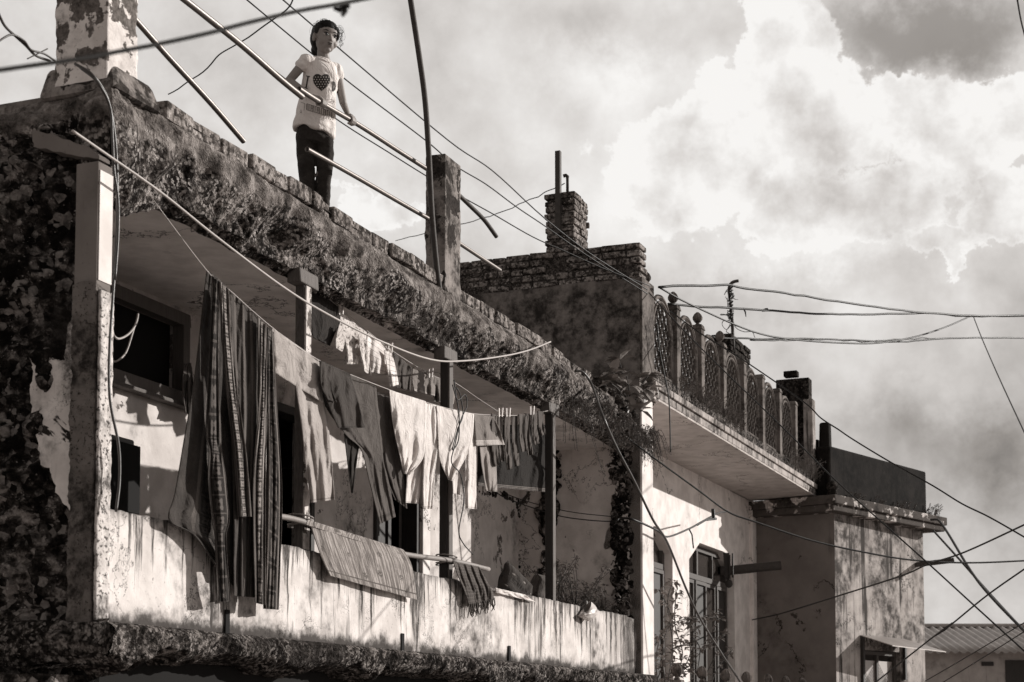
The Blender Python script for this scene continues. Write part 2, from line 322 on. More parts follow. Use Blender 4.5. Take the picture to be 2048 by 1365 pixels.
# ------------------------------------------------------------ objects
def tag(o, label=None, cat=None, group=None, kind=None):
    if label: o['label'] = label
    if cat: o['category'] = cat
    if group: o['group'] = group
    if kind: o['kind'] = kind
    return o
def thing(name, loc, label, cat, group=None):
    o = bpy.data.objects.new(name, None); COL.objects.link(o); o.location = loc; o.empty_display_size = .1
    return tag(o, label, cat, group)
def wloc(o):
    v = Vector((0, 0, 0))
    while o is not None: v += o.location; o = o.parent
    return v
class MB:
    def __init__(s): s.v = []; s.f = []; s.uv = []; s.smooth = True
    def add(s, vs, fs, uvs=None):
        o = len(s.v); s.v += [Vector(q) for q in vs]
        for k, f in enumerate(fs): s.f.append([i + o for i in f]); s.uv.append(uvs[k] if uvs else None)
    def hexa(s, c):  # 8 corners: bottom 4 ccw, top 4
        s.add(c, [(3, 2, 1, 0), (4, 5, 6, 7), (0, 1, 5, 4), (1, 2, 6, 5), (2, 3, 7, 6), (3, 0, 4, 7)])
    def box(s, F, t0, t1, n0, n1, z0, z1, jit=0, taper=0):
        c = []
        for z in (z0, z1):
            k = taper if z == z1 else 0
            for (t, n) in ((t0 + k, n0 + k), (t1 - k, n0 + k), (t1 - k, n1 - k), (t0 + k, n1 - k)):
                p = F(t, n, z)
                if jit: p = p + Vector((random.uniform(-jit, jit), random.uniform(-jit, jit), random.uniform(-jit, jit)))
                c.append(p)
        s.hexa(c)
    def quad(s, a, b, c, d): s.add([a, b, c, d], [(0, 1, 2, 3)])
    def tube(s, pts, r, sides=8, cap=True):
        pts = [Vector(p) for p in pts]; rs = r if isinstance(r, (list, tuple)) else [r] * len(pts)
        vs = []; up = None
        for i, p in enumerate(pts):
            d = (pts[min(i + 1, len(pts) - 1)] - pts[max(i - 1, 0)])
            if d.length < 1e-9: d = Vector((0, 0, 1))
            d.normalize()
            if up is None: up = Vector((0, 0, 1)) if abs(d.z) < .9 else Vector((1, 0, 0))
            a = (up - d * up.dot(d)).normalized(); up = a; b = d.cross(a)
            for k in range(sides):
                q = 2 * math.pi * k / sides; vs.append(p + (a * math.cos(q) + b * math.sin(q)) * rs[i])
        fs = []
        for i in range(len(pts) - 1):
            for k in range(sides):
                k2 = (k + 1) % sides; fs.append((i * sides + k, i * sides + k2, (i + 1) * sides + k2, (i + 1) * sides + k))
        if cap: fs.append(tuple(range(sides - 1, -1, -1))); fs.append(tuple((len(pts) - 1) * sides + k for k in range(sides)))
        s.add(vs, fs)
    def ring(s, rings, cap=True):
        m = len(rings[0]); vs = [p for r in rings for p in r]; fs = []
        for i in range(len(rings) - 1):
            for k in range(m):
                k2 = (k + 1) % m; fs.append((i * m + k, i * m + k2, (i + 1) * m + k2, (i + 1) * m + k))
        if cap: fs.append(tuple(range(m - 1, -1, -1))); fs.append(tuple((len(rings) - 1) * m + k for k in range(m)))
        s.add(vs, fs)
    def grid(s, fn, nu, nv):
        vs = []; fs = []; uvs = []
        for j in range(nv + 1):
            for i in range(nu + 1): vs.append(fn(i / nu, j / nv))
        for j in range(nv):
            for i in range(nu):
                a = j * (nu + 1) + i; fs.append((a, a + 1, a + nu + 2, a + nu + 1))
                uvs.append([(i / nu, j / nv), ((i + 1) / nu, j / nv), ((i + 1) / nu, (j + 1) / nv), (i / nu, (j + 1) / nv)])
        s.add(vs, fs, uvs)
    def ball(s, c, rad, M=None, nu=14, nv=9):
        c = Vector(c); rx, ry, rz = rad if isinstance(rad, (tuple, list)) else (rad,) * 3
        rings = []
        for j in range(nv + 1):
            ph = math.pi * (j + .02) / (nv + .04) - math.pi / 2; r = []
            for i in range(nu):
                a = 2 * math.pi * i / nu
                q = Vector((rx * math.cos(ph) * math.cos(a), ry * math.cos(ph) * math.sin(a), rz * math.sin(ph)))
                r.append(c + (M @ q if M else q))
            rings.append(r)
        s.ring(rings)
    def lathe(s, c, prof, n=14):
        c = Vector(c)
        s.ring([[c + Vector((r * math.cos(2 * math.pi * i / n), r * math.sin(2 * math.pi * i / n), z)) for i in range(n)] for r, z in prof])
    def build(s, name, mat, parent=None, label=None, cat=None, group=None, kind=None, smooth=False, bevel=0, solid=0, loc=None, subsurf=0):
        base = wloc(parent) if parent else (Vector(loc) if loc is not None else None)
        if base is None:
            n = len(s.v); zmin = min(v.z for v in s.v)
            base = Vector((sum(v.x for v in s.v) / n, sum(v.y for v in s.v) / n, zmin))
        me = bpy.data.meshes.new(name); me.from_pydata([v - base for v in s.v], [], s.f)
        if any(u for u in s.uv):
            ul = me.uv_layers.new(name='UVMap'); k = 0
            for fi, f in enumerate(s.f):
                u = s.uv[fi]
                for j in range(len(f)):
                    if u: ul.data[k].uv = u[j]
                    k += 1
        me.materials.append(MATS[mat])
        bm = bmesh.new(); bm.from_mesh(me)
        if bevel: bmesh.ops.remove_doubles(bm, verts=bm.verts, dist=1e-5)
        bmesh.ops.recalc_face_normals(bm, faces=bm.faces)
        bm.to_mesh(me); bm.free()
        if smooth: me.polygons.foreach_set('use_smooth', [True] * len(me.polygons))
        o = bpy.data.objects.new(name, me); COL.objects.link(o)
        if parent: o.parent = parent
        else: o.location = base
        if solid: md = o.modifiers.new('s', 'SOLIDIFY'); md.thickness = solid; md.offset = 0
        if bevel: md = o.modifiers.new('b', 'BEVEL'); md.width = bevel; md.segments = 2; md.limit_method = 'ANGLE'
        if subsurf: md = o.modifiers.new('ss', 'SUBSURF'); md.levels = subsurf; md.render_levels = subsurf
        return tag(o, label, cat, group, kind)
def cat_rom(pts, n=8):
    P = [Vector(p) for p in pts]
    if len(P) < 3: return [P[0].lerp(P[-1], i / n) for i in range(n + 1)]
    out = []
    for i in range(len(P) - 1):
        p0 = P[i - 1] if i else P[0] * 2 - P[1]; p1 = P[i]; p2 = P[i + 1]; p3 = P[i + 2] if i + 2 < len(P) else P[-1] * 2 - P[-2]
        for k in range(n):
            t = k / n
            out.append(.5 * ((2 * p1) + (p2 - p0) * t + (2 * p0 - 5 * p1 + 4 * p2 - p3) * t * t + (3 * p1 - p0 - 3 * p2 + p3) * t ** 3))
    out.append(P[-1]); return out
def holewall(mb, F, axis, c, th, a0, a1, z0, z1, holes):
    """wall with rectangular openings. axis 'n': plane n=c running along t; axis 't': plane t=c running along n."""
    P = (lambda a, q, z: F(a, q, z)) if axis == 'n' else (lambda a, q, z: F(q, a, z))
    As = sorted({a0, a1} | {h[0] for h in holes} | {h[1] for h in holes}); As = [a for a in As if a0 <= a <= a1]
    Zs = sorted({z0, z1} | {h[2] for h in holes} | {h[3] for h in holes}); Zs = [z for z in Zs if z0 <= z <= z1]
    solid = lambda i, j: 0 <= i < len(As) - 1 and 0 <= j < len(Zs) - 1 and not any(h[0] <= (As[i] + As[i + 1]) / 2 <= h[1] and h[2] <= (Zs[j] + Zs[j + 1]) / 2 <= h[3] for h in holes)
    for i in range(len(As) - 1):
        for j in range(len(Zs) - 1):
            if not solid(i, j): continue
            a, b, z, w = As[i], As[i + 1], Zs[j], Zs[j + 1]
            for q in (c, c - th): mb.quad(P(a, q, z), P(b, q, z), P(b, q, w), P(a, q, w))
            if not solid(i - 1, j): mb.quad(P(a, c, z), P(a, c - th, z), P(a, c - th, w), P(a, c, w))
            if not solid(i + 1, j): mb.quad(P(b, c, z), P(b, c - th, z), P(b, c - th, w), P(b, c, w))
            if not solid(i, j - 1): mb.quad(P(a, c, z), P(b, c, z), P(b, c - th, z), P(a, c - th, z))
            if not solid(i, j + 1): mb.quad(P(a, c, w), P(b, c, w), P(b, c - th, w), P(a, c - th, w))
def fbm(p, sc, o=5, h=.8):
    return noise.fractal(Vector(p) * sc, h, 2.0, o)
def bricks(mb, P, a0, a1, z0, nc, L=.235, H=.082, gap=.012, depth=.11, jit=.006, ragged=0, off0=0, seed=1):
    rnd = random.Random(seed)
    for c in range(nc):
        a = a0 - (L / 2 if (c + off0) % 2 else 0) + rnd.uniform(-.02, .02)
        z = z0 + c * (H + gap)
        while a < a1:
            l = L * rnd.choice((1, 1, 1, .55)) * rnd.uniform(.93, 1.05)
            b0, b1 = max(a, a0), min(a + l, a1); a += l + gap
            if b1 - b0 < .03: continue
            if ragged and c == nc - 1 and rnd.random() < ragged: continue
            o = rnd.uniform(-jit, jit) * 1.6; hh = H + rnd.uniform(-.006, .004)
            tl = rnd.uniform(-.004, .004)
            cs = []
            for zz in (z, z + hh):
                for (aa, qq) in ((b0, o - depth), (b1, o - depth), (b1, o), (b0, o)):
                    cs.append(P(aa + rnd.uniform(-.003, .003), qq + rnd.uniform(-jit, jit) * .5, zz + (tl if aa == b1 else 0) + rnd.uniform(-.003, .003)))
            mb.hexa(cs)
# ------------------------------------------------------------ shared materials
aged('parapet_plaster', .70, .03, amount=.62, streak=.55, speck=.6, drip=(F1, .99), scale=1.1, dirtz=(.475, .56), topz=(.93, 1.02), crack=2.2, bump=.3, tband=(F1, 4.6, 6.2))
aged('inner_plaster', .66, .05, amount=.62, streak=.12, speck=.25, crack=1.6, under=.16, peel=.62, bump=.3, seed=3)
aged('end_plaster', .66, .09, amount=.4, streak=.25, speck=.3, crack=1.4, under=.07, peel=.60, bump=.4, seed=5)
aged('ceiling_plaster', .78, .16, amount=.3, streak=0, speck=.25, crack=.9, bump=.15, seed=2)
aged('old_paint', .72, .04, amount=.55, streak=.35, speck=.5, scale=2.2, under=.13, peel=.53, bump=.5, seed=8)
aged('pebble_pillar', .20, .015, amount=1.0, streak=.3, speck=.9, scale=2, fine=60, bump=.9, seed=4)
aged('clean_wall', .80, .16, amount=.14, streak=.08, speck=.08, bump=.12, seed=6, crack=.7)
aged('slab_under', .50, .13, amount=.22, streak=0, speck=.15, bump=.12, seed=9, crack=1.1)
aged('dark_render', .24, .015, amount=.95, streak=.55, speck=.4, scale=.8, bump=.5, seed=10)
aged('tower_shade', .20, .035, amount=.38, streak=.35, speck=.35, scale=.5, under=.05, peel=.64, bump=.3, seed=14, crack=.6)  # darker copy of the tower plaster; shade of its unlit side in the colour
aged('tower_lit', .50, .03, amount=1.1, streak=.8, speck=.6, scale=.62, bump=.5, seed=12, crack=.8)  # lighter copy of the same plaster, sunlight on that side in the colour
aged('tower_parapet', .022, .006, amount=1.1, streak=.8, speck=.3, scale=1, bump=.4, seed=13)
aged('slab_edge', .46, .04, amount=.9, streak=.8, speck=.5, scale=1.3, bump=.5, seed=15)
aged('cast_concrete', .10, .04, amount=.6, streak=.5, speck=.5, scale=2.5, bump=.4, seed=16)
aged('stained_pillar', .30, .02, amount=1.15, streak=.6, speck=.7, scale=2.4, under=.04, peel=.52, bump=.6, seed=31)
aged('shed_plaster', .42, .10, amount=.5, streak=.4, speck=.4, bump=.4, seed=17)
rubble('beam_rubble', .012, .13, .55, moss=.46, bump=.8, peb=70, skin=2.82, cells=62)
rubble('stone_rubble', .007, .055, .42, scale=.8, moss=.62, peb=60, cells=30)
rubble('ledge_rubble', .010, .07, .42, scale=1.1, moss=.5, peb=70, cells=60)
rubble('brick', .03, .22, .46, scale=1.1, bump=.5, moss=.18, peb=50)
rubble('brick_dark', .012, .045, .13, scale=1, bump=.6, moss=.6, peb=50)
rubble('mortar', .02, .09, .18, scale=2, bump=.6, moss=.3, peb=60)
plain('dark_wood', .035, .6, .5, 5, stretch=(18, 18, 1.5), bump=.4)
plain('worn_wood', .12, .75, .6, 5, stretch=(20, 20, 1.2), bump=.6)
plain('shutter_wood', .08, .7, .45, 5, stretch=(18, 18, 1.2), bump=.5)
plain('pipe_metal', .16, .42, .3, 20, metal=.75, spec=.5)
plain('rust_metal', .06, .7, .6, 25, metal=.2, bump=.4)
plain('wire_black', .012, .55, .3, 20)
plain('cable_grey', .42, .5, .2, 20)
plain('cable_rubber', .05, .4, .2, 20, spec=.5)
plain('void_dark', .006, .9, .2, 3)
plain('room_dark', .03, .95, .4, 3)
plain('dark_cabinet', .05, .35, .4, 3, spec=.5)
plain('leaf_big', .26, .5, .4, 9, spec=.4)
plain('shade_black', .007, .95, .4, 3)  # near-black colour standing in for the shade below the ledge
plain('leaf', .19, .5, .5, 9, spec=.4)
plain('leaf_dry', .20, .7, .5, 9)
plain('petal', .7, .6, .15, 9)
plain('twig', .05, .9, .4, 30)
plain('bamboo', .24, .6, .5, 14, stretch=(6, 6, 6))
plain('peg', .62, .6, .25, 9)
plain('peg_light', .8, .4, .1, 9)
plain('asphalt', .24, .9, .3, 6)
plain('earth', .32, .95, .4, 2)
plain('tin', .34, .5, .5, 4, metal=.4, stretch=(1, 1, 1), bump=.3)
plain('plastic_white', .55, .35, .15, 12, spec=.5)
plain('glass_dark', .05, .12, .3, 2, spec=.6)
plain('glass_milky', .45, .35, .2, 40, spec=.5)

# ------------------------------------------------------------ ground
mb = MB(); mb.quad((-600, -600, -2.0), (600, -600, -2.0), (600, 1500, -2.0), (-600, 1500, -2.0)); mb.build('ground', 'earth', kind='structure')
mb = MB(); mb.box(F1, -40, 120, 1.2, 7.5, -2.1, -1.996); mb.build('road', 'asphalt', kind='structure')
mb = MB(); mb.box(F1, -40, 120, 7.5, 7.65, -2.1, -1.87); mb.build('kerb', 'cast_concrete', kind='structure')

# ============================================================ the near house (B1)
ZR, ZC, ZF = 3.07, 2.60, .44      # roof edge, ceiling, ledge top
T0, T1 = -2.08, 6.35
house = thing('balcony_house', F1(2, -2, -2.0), 'crumbling plastered house with a laundry-hung upper balcony and rough mossy roof edge', 'house')
H = lambda mb, nm, mat, **k: mb.build(nm, mat, house, **k)

# roof edge beam: displaced rubble face, mitred round the left corner
PROF = [(-.02, 2.968), (.03, 2.92), (.06, 2.86), (.06, 2.80), (.025, 2.74), (-.025, 2.68), (-.065, 2.63), (-.10, 2.59), (-.14, 2.562)]
def prof(s):
    x = s * (len(PROF) - 1); i = min(int(x), len(PROF) - 2); k = x - i
    return PROF[i][0] * (1 - k) + PROF[i + 1][0] * k, PROF[i][1] * (1 - k) + PROF[i + 1][1] * k
def beam_pt(t, n, z, s, end=0):
    p = F1(t, n, z)
    a = fbm(p, 2.3, 4) * .030 + fbm(p, 9, 4) * .018 + fbm(p, 26, 3) * .005 + fbm(p, 60, 2) * .003
    # ragged missing lumps along the lower arris
    gap = max(0, fbm(p + Vector((5, 5, 5)), 1.7, 3) - .1) * .16 * math.sin(math.pi * min(1, s * 1.3))
    a = (a - gap) * min(1, 10 * (1 - s)) * min(1, .3 + 8 * s)
    return a
def roof_face(u, v):
    n, z = prof(v); t = (T0 - n - .02) * (1 - u) + 6.38 * u
    e = max(0, t - 4.7) / 1.65
    a = beam_pt(t, n, z, v) * (1 + .9 * e)
    z2 = z - .20 * e * e * (1 - v * .75) - (.12 * max(0, fbm(F1(t, 0, 0), 2.5, 3)) * e * (1 - v))
    nn = n + a; zz = z2 + a * (.5 - v) * .9
    if v > .25: zz -= max(0, fbm(F1(t, 0, 7), 3.1, 5)) * .07 * (1 if v < .9 else .3)
    if v > .35: zz -= .13 * max(0, min(1, (-1.45 - t) / .35)) * (1 if v < .9 else (1 - v) * 10)
    if v > .7: zz = min(zz, 2.588 - .02 * (v - .7))
    return F1(t, nn + .05 * e * math.sin(math.pi * v), zz)
mb = MB(); mb.grid(roof_face, 620, 52)
def roof_end(u, v):
    n, z = prof(v); m = n * (1 - u) + (-4.0) * u
    a = beam_pt(T0 - n, m, z, v) * 1.3
    return F1(T0 - n - .02 - a * min(1, u * 60), m, z + a * (.5 - v) - (.06 * fbm(F1(0, m, 3), 1.5, 3) if v < .5 else .13))
mb.grid(lambda u, v: roof_end(u, v), 220, 40)
H(mb, 'roof_beam', 'beam_rubble', smooth=True)
# roof slab and ceiling
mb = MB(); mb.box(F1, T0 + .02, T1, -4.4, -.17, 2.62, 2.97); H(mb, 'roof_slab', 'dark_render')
mb = MB()
def ceil_pt(u, v):
    t = T0 + .03 + (6.2 - T0 - .03) * u; n = -1.2 + (1.2 - .10) * v
    return F1(t, n, 2.598 - .006 * abs(fbm(F1(t, n, 0), 3, 3)))
mb.grid(ceil_pt, 120, 14); H(mb, 'ceiling', 'ceiling_plaster', smooth=True)
# brick course laid on edge along the roof
mb = MB(); bricks(mb, lambda a, q, z: F1(a, q - .015 - .03 * fbm(Vector((a, 0, 0)), 1.2, 2), z + .012 * fbm(Vector((a, 3, 0)), .9, 2) - (.03 * max(0, a - 3.6))), -1.62, 4.95, 2.972, 1, L=.25, H=.095, depth=.13, jit=.010, seed=5)
H(mb, 'brick_course', 'brick', bevel=.012)
mb = MB(); mb.grid(lambda u, v: F1(-1.74 + 7.4 * u, -.045 - .12 * v + .02 * fbm(Vector((u * 30, v, 0)), 3, 3), 2.94 + .085 * math.sin(math.pi * (.1 + .8 * v)) + .03 * fbm(Vector((u * 60, v * 2, 4)), 1.3, 4) - .13 * max(0, u - .82) / .18), 400, 8)
mb.grid(lambda u, v: F1(-1.62 + 6.1 * u, -.115 + .085 * v + .008 * fbm(Vector((u * 40, v, 2)), 2, 3), 2.96 + .098 * math.sin(math.pi * (.12 + .76 * v)) ** .3 - .012 - .03 * max(0, 6.1 * u - 5.2)), 300, 6)
H(mb, 'mortar_bed', 'mortar', smooth=True)
# broken end of the roof edge near the leafy plant
mb = MB()
for k in range(60):
    t = random.uniform(4.9, 6.35); e = (t - 4.9) / 1.45
    mb.ball(F1(t, random.uniform(-.18, .0), 2.97 - .13 * e * e + random.uniform(-.05, .03)), (random.uniform(.03, .08), random.uniform(.03, .07), random.uniform(.02, .05)), nu=8, nv=5)
H(mb, 'broken_masonry', 'mortar', smooth=True)

# back wall, door and window openings
Wt0, Wt1 = -1.6, .31
mb = MB(); holewall(mb, F1, 'n', -1.16, .16, T0 + .1, 6.24, .30, 2.62, [(Wt0, Wt1, 2.03, 2.52), (1.42, 2.02, .30, 2.22), (3.02, 3.82, .30, 2.10)])
H(mb, 'back_wall', 'inner_plaster')
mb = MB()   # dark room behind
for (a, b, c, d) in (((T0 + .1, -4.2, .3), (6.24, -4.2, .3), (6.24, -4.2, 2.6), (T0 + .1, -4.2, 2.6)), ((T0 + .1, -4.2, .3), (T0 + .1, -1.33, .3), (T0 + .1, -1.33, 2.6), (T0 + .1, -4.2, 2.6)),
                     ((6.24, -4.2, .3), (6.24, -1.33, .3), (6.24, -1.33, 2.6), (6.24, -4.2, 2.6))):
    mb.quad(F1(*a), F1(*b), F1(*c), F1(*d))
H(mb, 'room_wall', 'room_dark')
# high window in the back wall
def frame_box(mb, F, t0, t1, z0, z1, n0, n1, w):
    mb.box(F, t0, t1, n0, n1, z1 - w, z1); mb.box(F, t0, t1, n0, n1, z0, z0 + w)
    mb.box(F, t0, t0 + w, n0, n1, z0 + w, z1 - w); mb.box(F, t1 - w, t1, n0, n1, z0 + w, z1 - w)
mb = MB(); frame_box(mb, F1, Wt0 - .05, Wt1 + .05, 1.985, 2.56, -1.21, -1.125, .075); mb.box(F1, Wt0 - .08, Wt1 + .08, -1.16, -1.085, 1.955, 1.98)
win = H(mb, 'window', 'worn_wood', bevel=.006)
mb = MB(); mb.box(F1, Wt0, Wt1, -1.26, -1.245, 2.03, 2.50); mb.build('pane', 'void_dark', win)
# doors
for (a, b, z1, op) in ((1.42, 2.02, 2.22, 1), (3.02, 3.82, 2.10, 0)):
    mb = MB(); mb.box(F1, a, a + .055, -1.27, -1.13, .3, z1); mb.box(F1, b - .055, b, -1.27, -1.13, .3, z1); mb.box(F1, a + .055, b - .055, -1.27, -1.13, z1 - .06, z1)
    d = H(mb, 'door', 'dark_wood', bevel=.006)
    if not op:
        m2 = MB(); m2.box(F1, a + .06, a + .40, -1.24, -1.2, .32, z1 - .07); frame_box(m2, F1, a + .1, a + .36, .5, 1.1, -1.2, -1.18, .05); frame_box(m2, F1, a + .1, a + .36, 1.2, 1.9, -1.2, -1.18, .05)
        m2.build('door_leaf', 'dark_wood', d, bevel=.004)
# white door jamb strips by the second door, and curly grille of a small opening
mb = MB(); mb.box(F1, 3.82, 3.97, -1.16, -1.10, .3, 2.2); H(mb, 'door_jamb', 'clean_wall', bevel=.008)
mb = MB()
for k in range(5):
    c = F1(2.78 + .05 * (k % 2), -1.13, .95 + .09 * k); mb.tube([c + Vector((.05 * math.cos(q / 3) * (1 - q / 26), -.01, .05 * math.sin(q / 3) * (1 - q / 26))) for q in range(22)], .005, 5)
for k in range(4): mb.tube([F1(2.7 + .06 * k, -1.135, .85), F1(2.7 + .06 * k, -1.135, 1.4)], .006, 5)
H(mb, 'window_grille', 'rust_metal')
# end wall of the balcony with cracks and a rubble column
mb = MB(); mb.grid(lambda u, v: F1(6.16 - .012 * fbm(F1(0, u, v * 2), 2, 3), -1.16 + 1.10 * u, .3 + 2.3 * v), 60, 90); H(mb, 'end_wall', 'end_plaster', smooth=True)
def rub(F, path, w, base, nn, nv, amp):   # ragged rubble strip
    pass
mb = MB()
def col_rub(u, v):
    n = -.27 + .26 * u; z = .25 + 2.4 * v; p = F1(6.1, n, z)
    a = abs(fbm(p, 8, 4)) * .12 + fbm(p, 25, 3) * .03 + .02
    return F1(6.19 - a * math.sin(math.pi * min(max(u, .02), .98)) * 1.3, n + .03 * fbm(p, 5, 3), z)
mb.grid(col_rub, 26, 200); H(mb, 'rubble_column', 'stone_rubble', smooth=True)
def crackpatch(pts, plane, mat, nm):
    mb = MB()
    for i in range(len(pts) - 1):
        (x0, y0, w0), (x1, y1, w1) = pts[i], pts[i + 1]
        for k in range(14):
            s = k / 14; x, y, w = x0 + (x1 - x0) * s, y0 + (y1 - y0) * s, w0 + (w1 - w0) * s
            c = plane(x + random.uniform(-w, w) * .5, y + random.uniform(-3, 3)); r = w / 210 * random.uniform(.25, .5)
            mb.ball(c, (r * random.uniform(.7, 1.2), r * .8, r * random.uniform(.7, 1.3)), nu=7, nv=5)
    H(mb, nm, mat, smooth=True)
crackpatch([(1118, 905, 12), (1112, 960, 14), (1098, 1000, 30), (1088, 1040, 34), (1100, 1080, 16), (1084, 1130, 12), (1075, 1165, 8)], lambda x, y: F1.PT(x, y, 6.15), 'stone_rubble', 'exposed_stone')
crackpatch([(960, 985, 8), (1000, 990, 14), (1035, 1002, 10), (1046, 1050, 10), (1042, 1110, 9), (1040, 1165, 7)], lambda x, y: F1.PN(x, y, -1.16), 'stone_rubble', 'exposed_stone')
# outer edge of the house at the right: pilaster
mb = MB()
def pil(u, v):
    k = u * 2; t, n = (6.20, -.08 + .10 * k) if k < 1 else (6.20 + .2 * (k - 1), .02)
    p = F1(t, n, .2 + 2.5 * v); a = fbm(p, 6, 4) * .035 + fbm(p, 25, 3) * .012
    return p + (F1.n - F1.d) * a * .6
mb.grid(pil, 30, 170); H(mb, 'corner_pilaster', 'tower_shade', smooth=True)
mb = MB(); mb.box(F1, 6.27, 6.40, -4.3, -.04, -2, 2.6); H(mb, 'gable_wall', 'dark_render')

# balcony wall with streaks
mb = MB()
def parap(u, v):
    t = -2.10 + (6.38 + 2.10) * u
    top = .985 + .008 * fbm(Vector((t, 0, 0)), 3, 3) - .012 * (t > 5.9)
    if v < .8: q = v / .8; z = .44 + (top - .01 - .44) * q; n = .0
    elif v < .9: z = top; n = -(v - .8) / .1 * .02
    else: z = top + .0; n = -.02 - (v - .9) / .1 * .10
    p = F1(t, n, z); return F1(t, n + .006 * fbm(p, 3, 3) + .003 * fbm(p, 14, 3), z + (.006 * fbm(p, 11, 3) if v > .75 else 0))
mb.grid(parap, 500, 40)
mb.quad(F1(-2.10, -.12, .3), F1(6.36, -.12, .3), F1(6.36, -.12, .985), F1(-2.10, -.12, .985))
mb.quad(F1(6.379, 0, .44), F1(6.379, -.12, .44), F1(6.379, -.12, .985), F1(6.379, 0, .985))
bw_ = H(mb, 'balcony_wall', 'parapet_plaster', smooth=True)
# drain slots
for (x, y) in ((452, 1243), (803, 1286), (1017, 1308)):
    p = F1.PN(x, y, 0); t, n, z = F1.inv(p)
    mb = MB(); mb.box(F1, t - .022, t + .022, .004, .012, .462, z + .06); mb.build('drain_slot', 'void_dark', bw_, bevel=.004)
# floor, ledge
mb = MB(); mb.box(F1, T0, 6.36, -1.2, -.1, .18, .30); mb.box(F1, T0, 6.36, -4.3, -1.2, .16, .29); H(mb, 'floor_slab', 'shade_black')
LP = [(-.0, .452), (.10, .458), (.135, .44), (.14, .40), (.12, .355), (.06, .325), (-.05, .31), (-.3, .30)]
def ledge(u, v):
    x = v * (len(LP) - 1); i = min(int(x), len(LP) - 2); k = x - i; n = LP[i][0] * (1 - k) + LP[i + 1][0] * k; z = LP[i][1] * (1 - k) + LP[i + 1][1] * k
    t = T0 - .12 + (6.42 - T0 + .12) * u; p = F1(t, n, z); a = fbm(p, 4, 4) * .02 + fbm(p, 14, 4) * .016 + fbm(p, 45, 2) * .007
    if v < .3: a *= .3
    low = max(0, fbm(F1(t, 0, 9), 1.9, 5)) * .12 if v > .45 else 0
    return F1(t, n + a, z - low - abs(a) * .3)
mb = MB(); mb.grid(ledge, 560, 34)
mb.grid(lambda u, v: F1(T0 - .12 - .05 * math.sin(math.pi * v) + .02 * fbm(Vector((u * 9, v * 4, 0)), 1, 4), .12 - 2.6 * u, .47 - .2 * v - .05 * fbm(Vector((u * 7, v, 5)), 1, 3) * v), 120, 20)
mb.box(F1, T0 - .16, T0 + .06, -.1, .115, .31, .452)
H(mb, 'ledge', 'ledge_rubble', smooth=True)
# lower storey: deep dark veranda
mb = MB(); holewall(mb, F1, 'n', -1.2, .15, T0, 6.4, -2.0, .16, [(0, 1.0, -2, .0), (3, 4, -2, .0)]); H(mb, 'lower_wall', 'shade_black')
for a_, b_ in ((T0 - .3, T0 + .12), (6.1, 6.38)):
    mb = MB(); mb.box(F1, a_, b_, -1.2, -.1, -2, .22); H(mb, 'lower_pier', 'stone_rubble')

# left end wall (faces the street corner): broken stone
mb = MB()
def endw(u, v):
    n = -4.2 + 4.06 * u; z = -2.0 + 4.75 * v; p = F1(T0, n, z)
    s = abs(fbm(p, 3.2, 5)) * .13 + abs(fbm(p, 9, 4)) * .07 + fbm(p, 24, 3) * .015
    k = min(1, (1 - u) * 30)
    return F1(T0 - .02 - s * k, n, z)
mb.grid(endw, 170, 330); H(mb, 'stone_wall', 'stone_rubble', smooth=True)
def patch(px, plane_t, mat, nm, th=.03, F=F1):   # torn sheet of plaster, its outline roughened
    out = []
    for i in range(len(px)):
        a, b = px[i], px[(i + 1) % len(px)]; L = math.hypot(b[0] - a[0], b[1] - a[1]); m = max(1, int(L / 5))
        for k in range(m):
            s = k / m; x = a[0] + (b[0] - a[0]) * s; y = a[1] + (b[1] - a[1]) * s
            out.append((x + 5 * noise.noise(Vector((x * .06, y * .06, 1))) + 3 * noise.noise(Vector((x * .2, y * .2, 4))), y + 5 * noise.noise(Vector((x * .06, y * .06, 9)))))
    A = [F.PT(x, y, plane_t) for x, y in out]; n = len(A); B = [p + F.d * th for p in A]
    mb = MB(); mb.add(A + B, [tuple(range(n)), tuple(range(2 * n - 1, n - 1, -1))] + [(i, (i + 1) % n, n + (i + 1) % n, n + i) for i in range(n)])
    H(mb, nm, mat)
aged('torn_plaster', .70, .04, amount=.75, streak=.45, speck=.6, under=.03, peel=.53, scale=1.6, crack=3.5, bump=.4, seed=21)
patch([(158, 582), (148, 600), (136, 650), (128, 720), (118, 722), (92, 712), (66, 702), (58, 708), (66, 745), (60, 790), (64, 840), (74, 880), (80, 930), (98, 935), (112, 985), (128, 1010), (146, 1020), (158, 1000)], T0 - .10, 'torn_plaster', 'torn_plaster', .08)
patch([(62, 260), (105, 268), (185, 300), (200, 318), (150, 312), (96, 300), (66, 296)], T0 - .12, 'tower_shade', 'torn_plaster', .08)
mb = MB()   # loose stones bedded in the end wall
rs = random.Random(3)
for k in range(0):
    x = rs.uniform(20, 158); y = rs.uniform(270, 1240)
    if x > 75 and 600 < y < 1000: continue
    if rs.random() < (1 - x / 158) * .6: continue
    c = F1.PT(x, y, T0 - .10); r = rs.uniform(.015, .045)
    Mx = Matrix.Rotation(rs.uniform(0, 3), 3, 'X') @ Matrix.Rotation(rs.uniform(0, 3), 3, 'Z')
    mb.ball(c, (r * rs.uniform(.6, 1.9), r * .8, r * rs.uniform(.3, .7)), Mx, nu=5, nv=3)
aged('wall_stone', .20, .02, amount=.8, streak=.1, speck=.6, scale=4, bump=.6, seed=22)

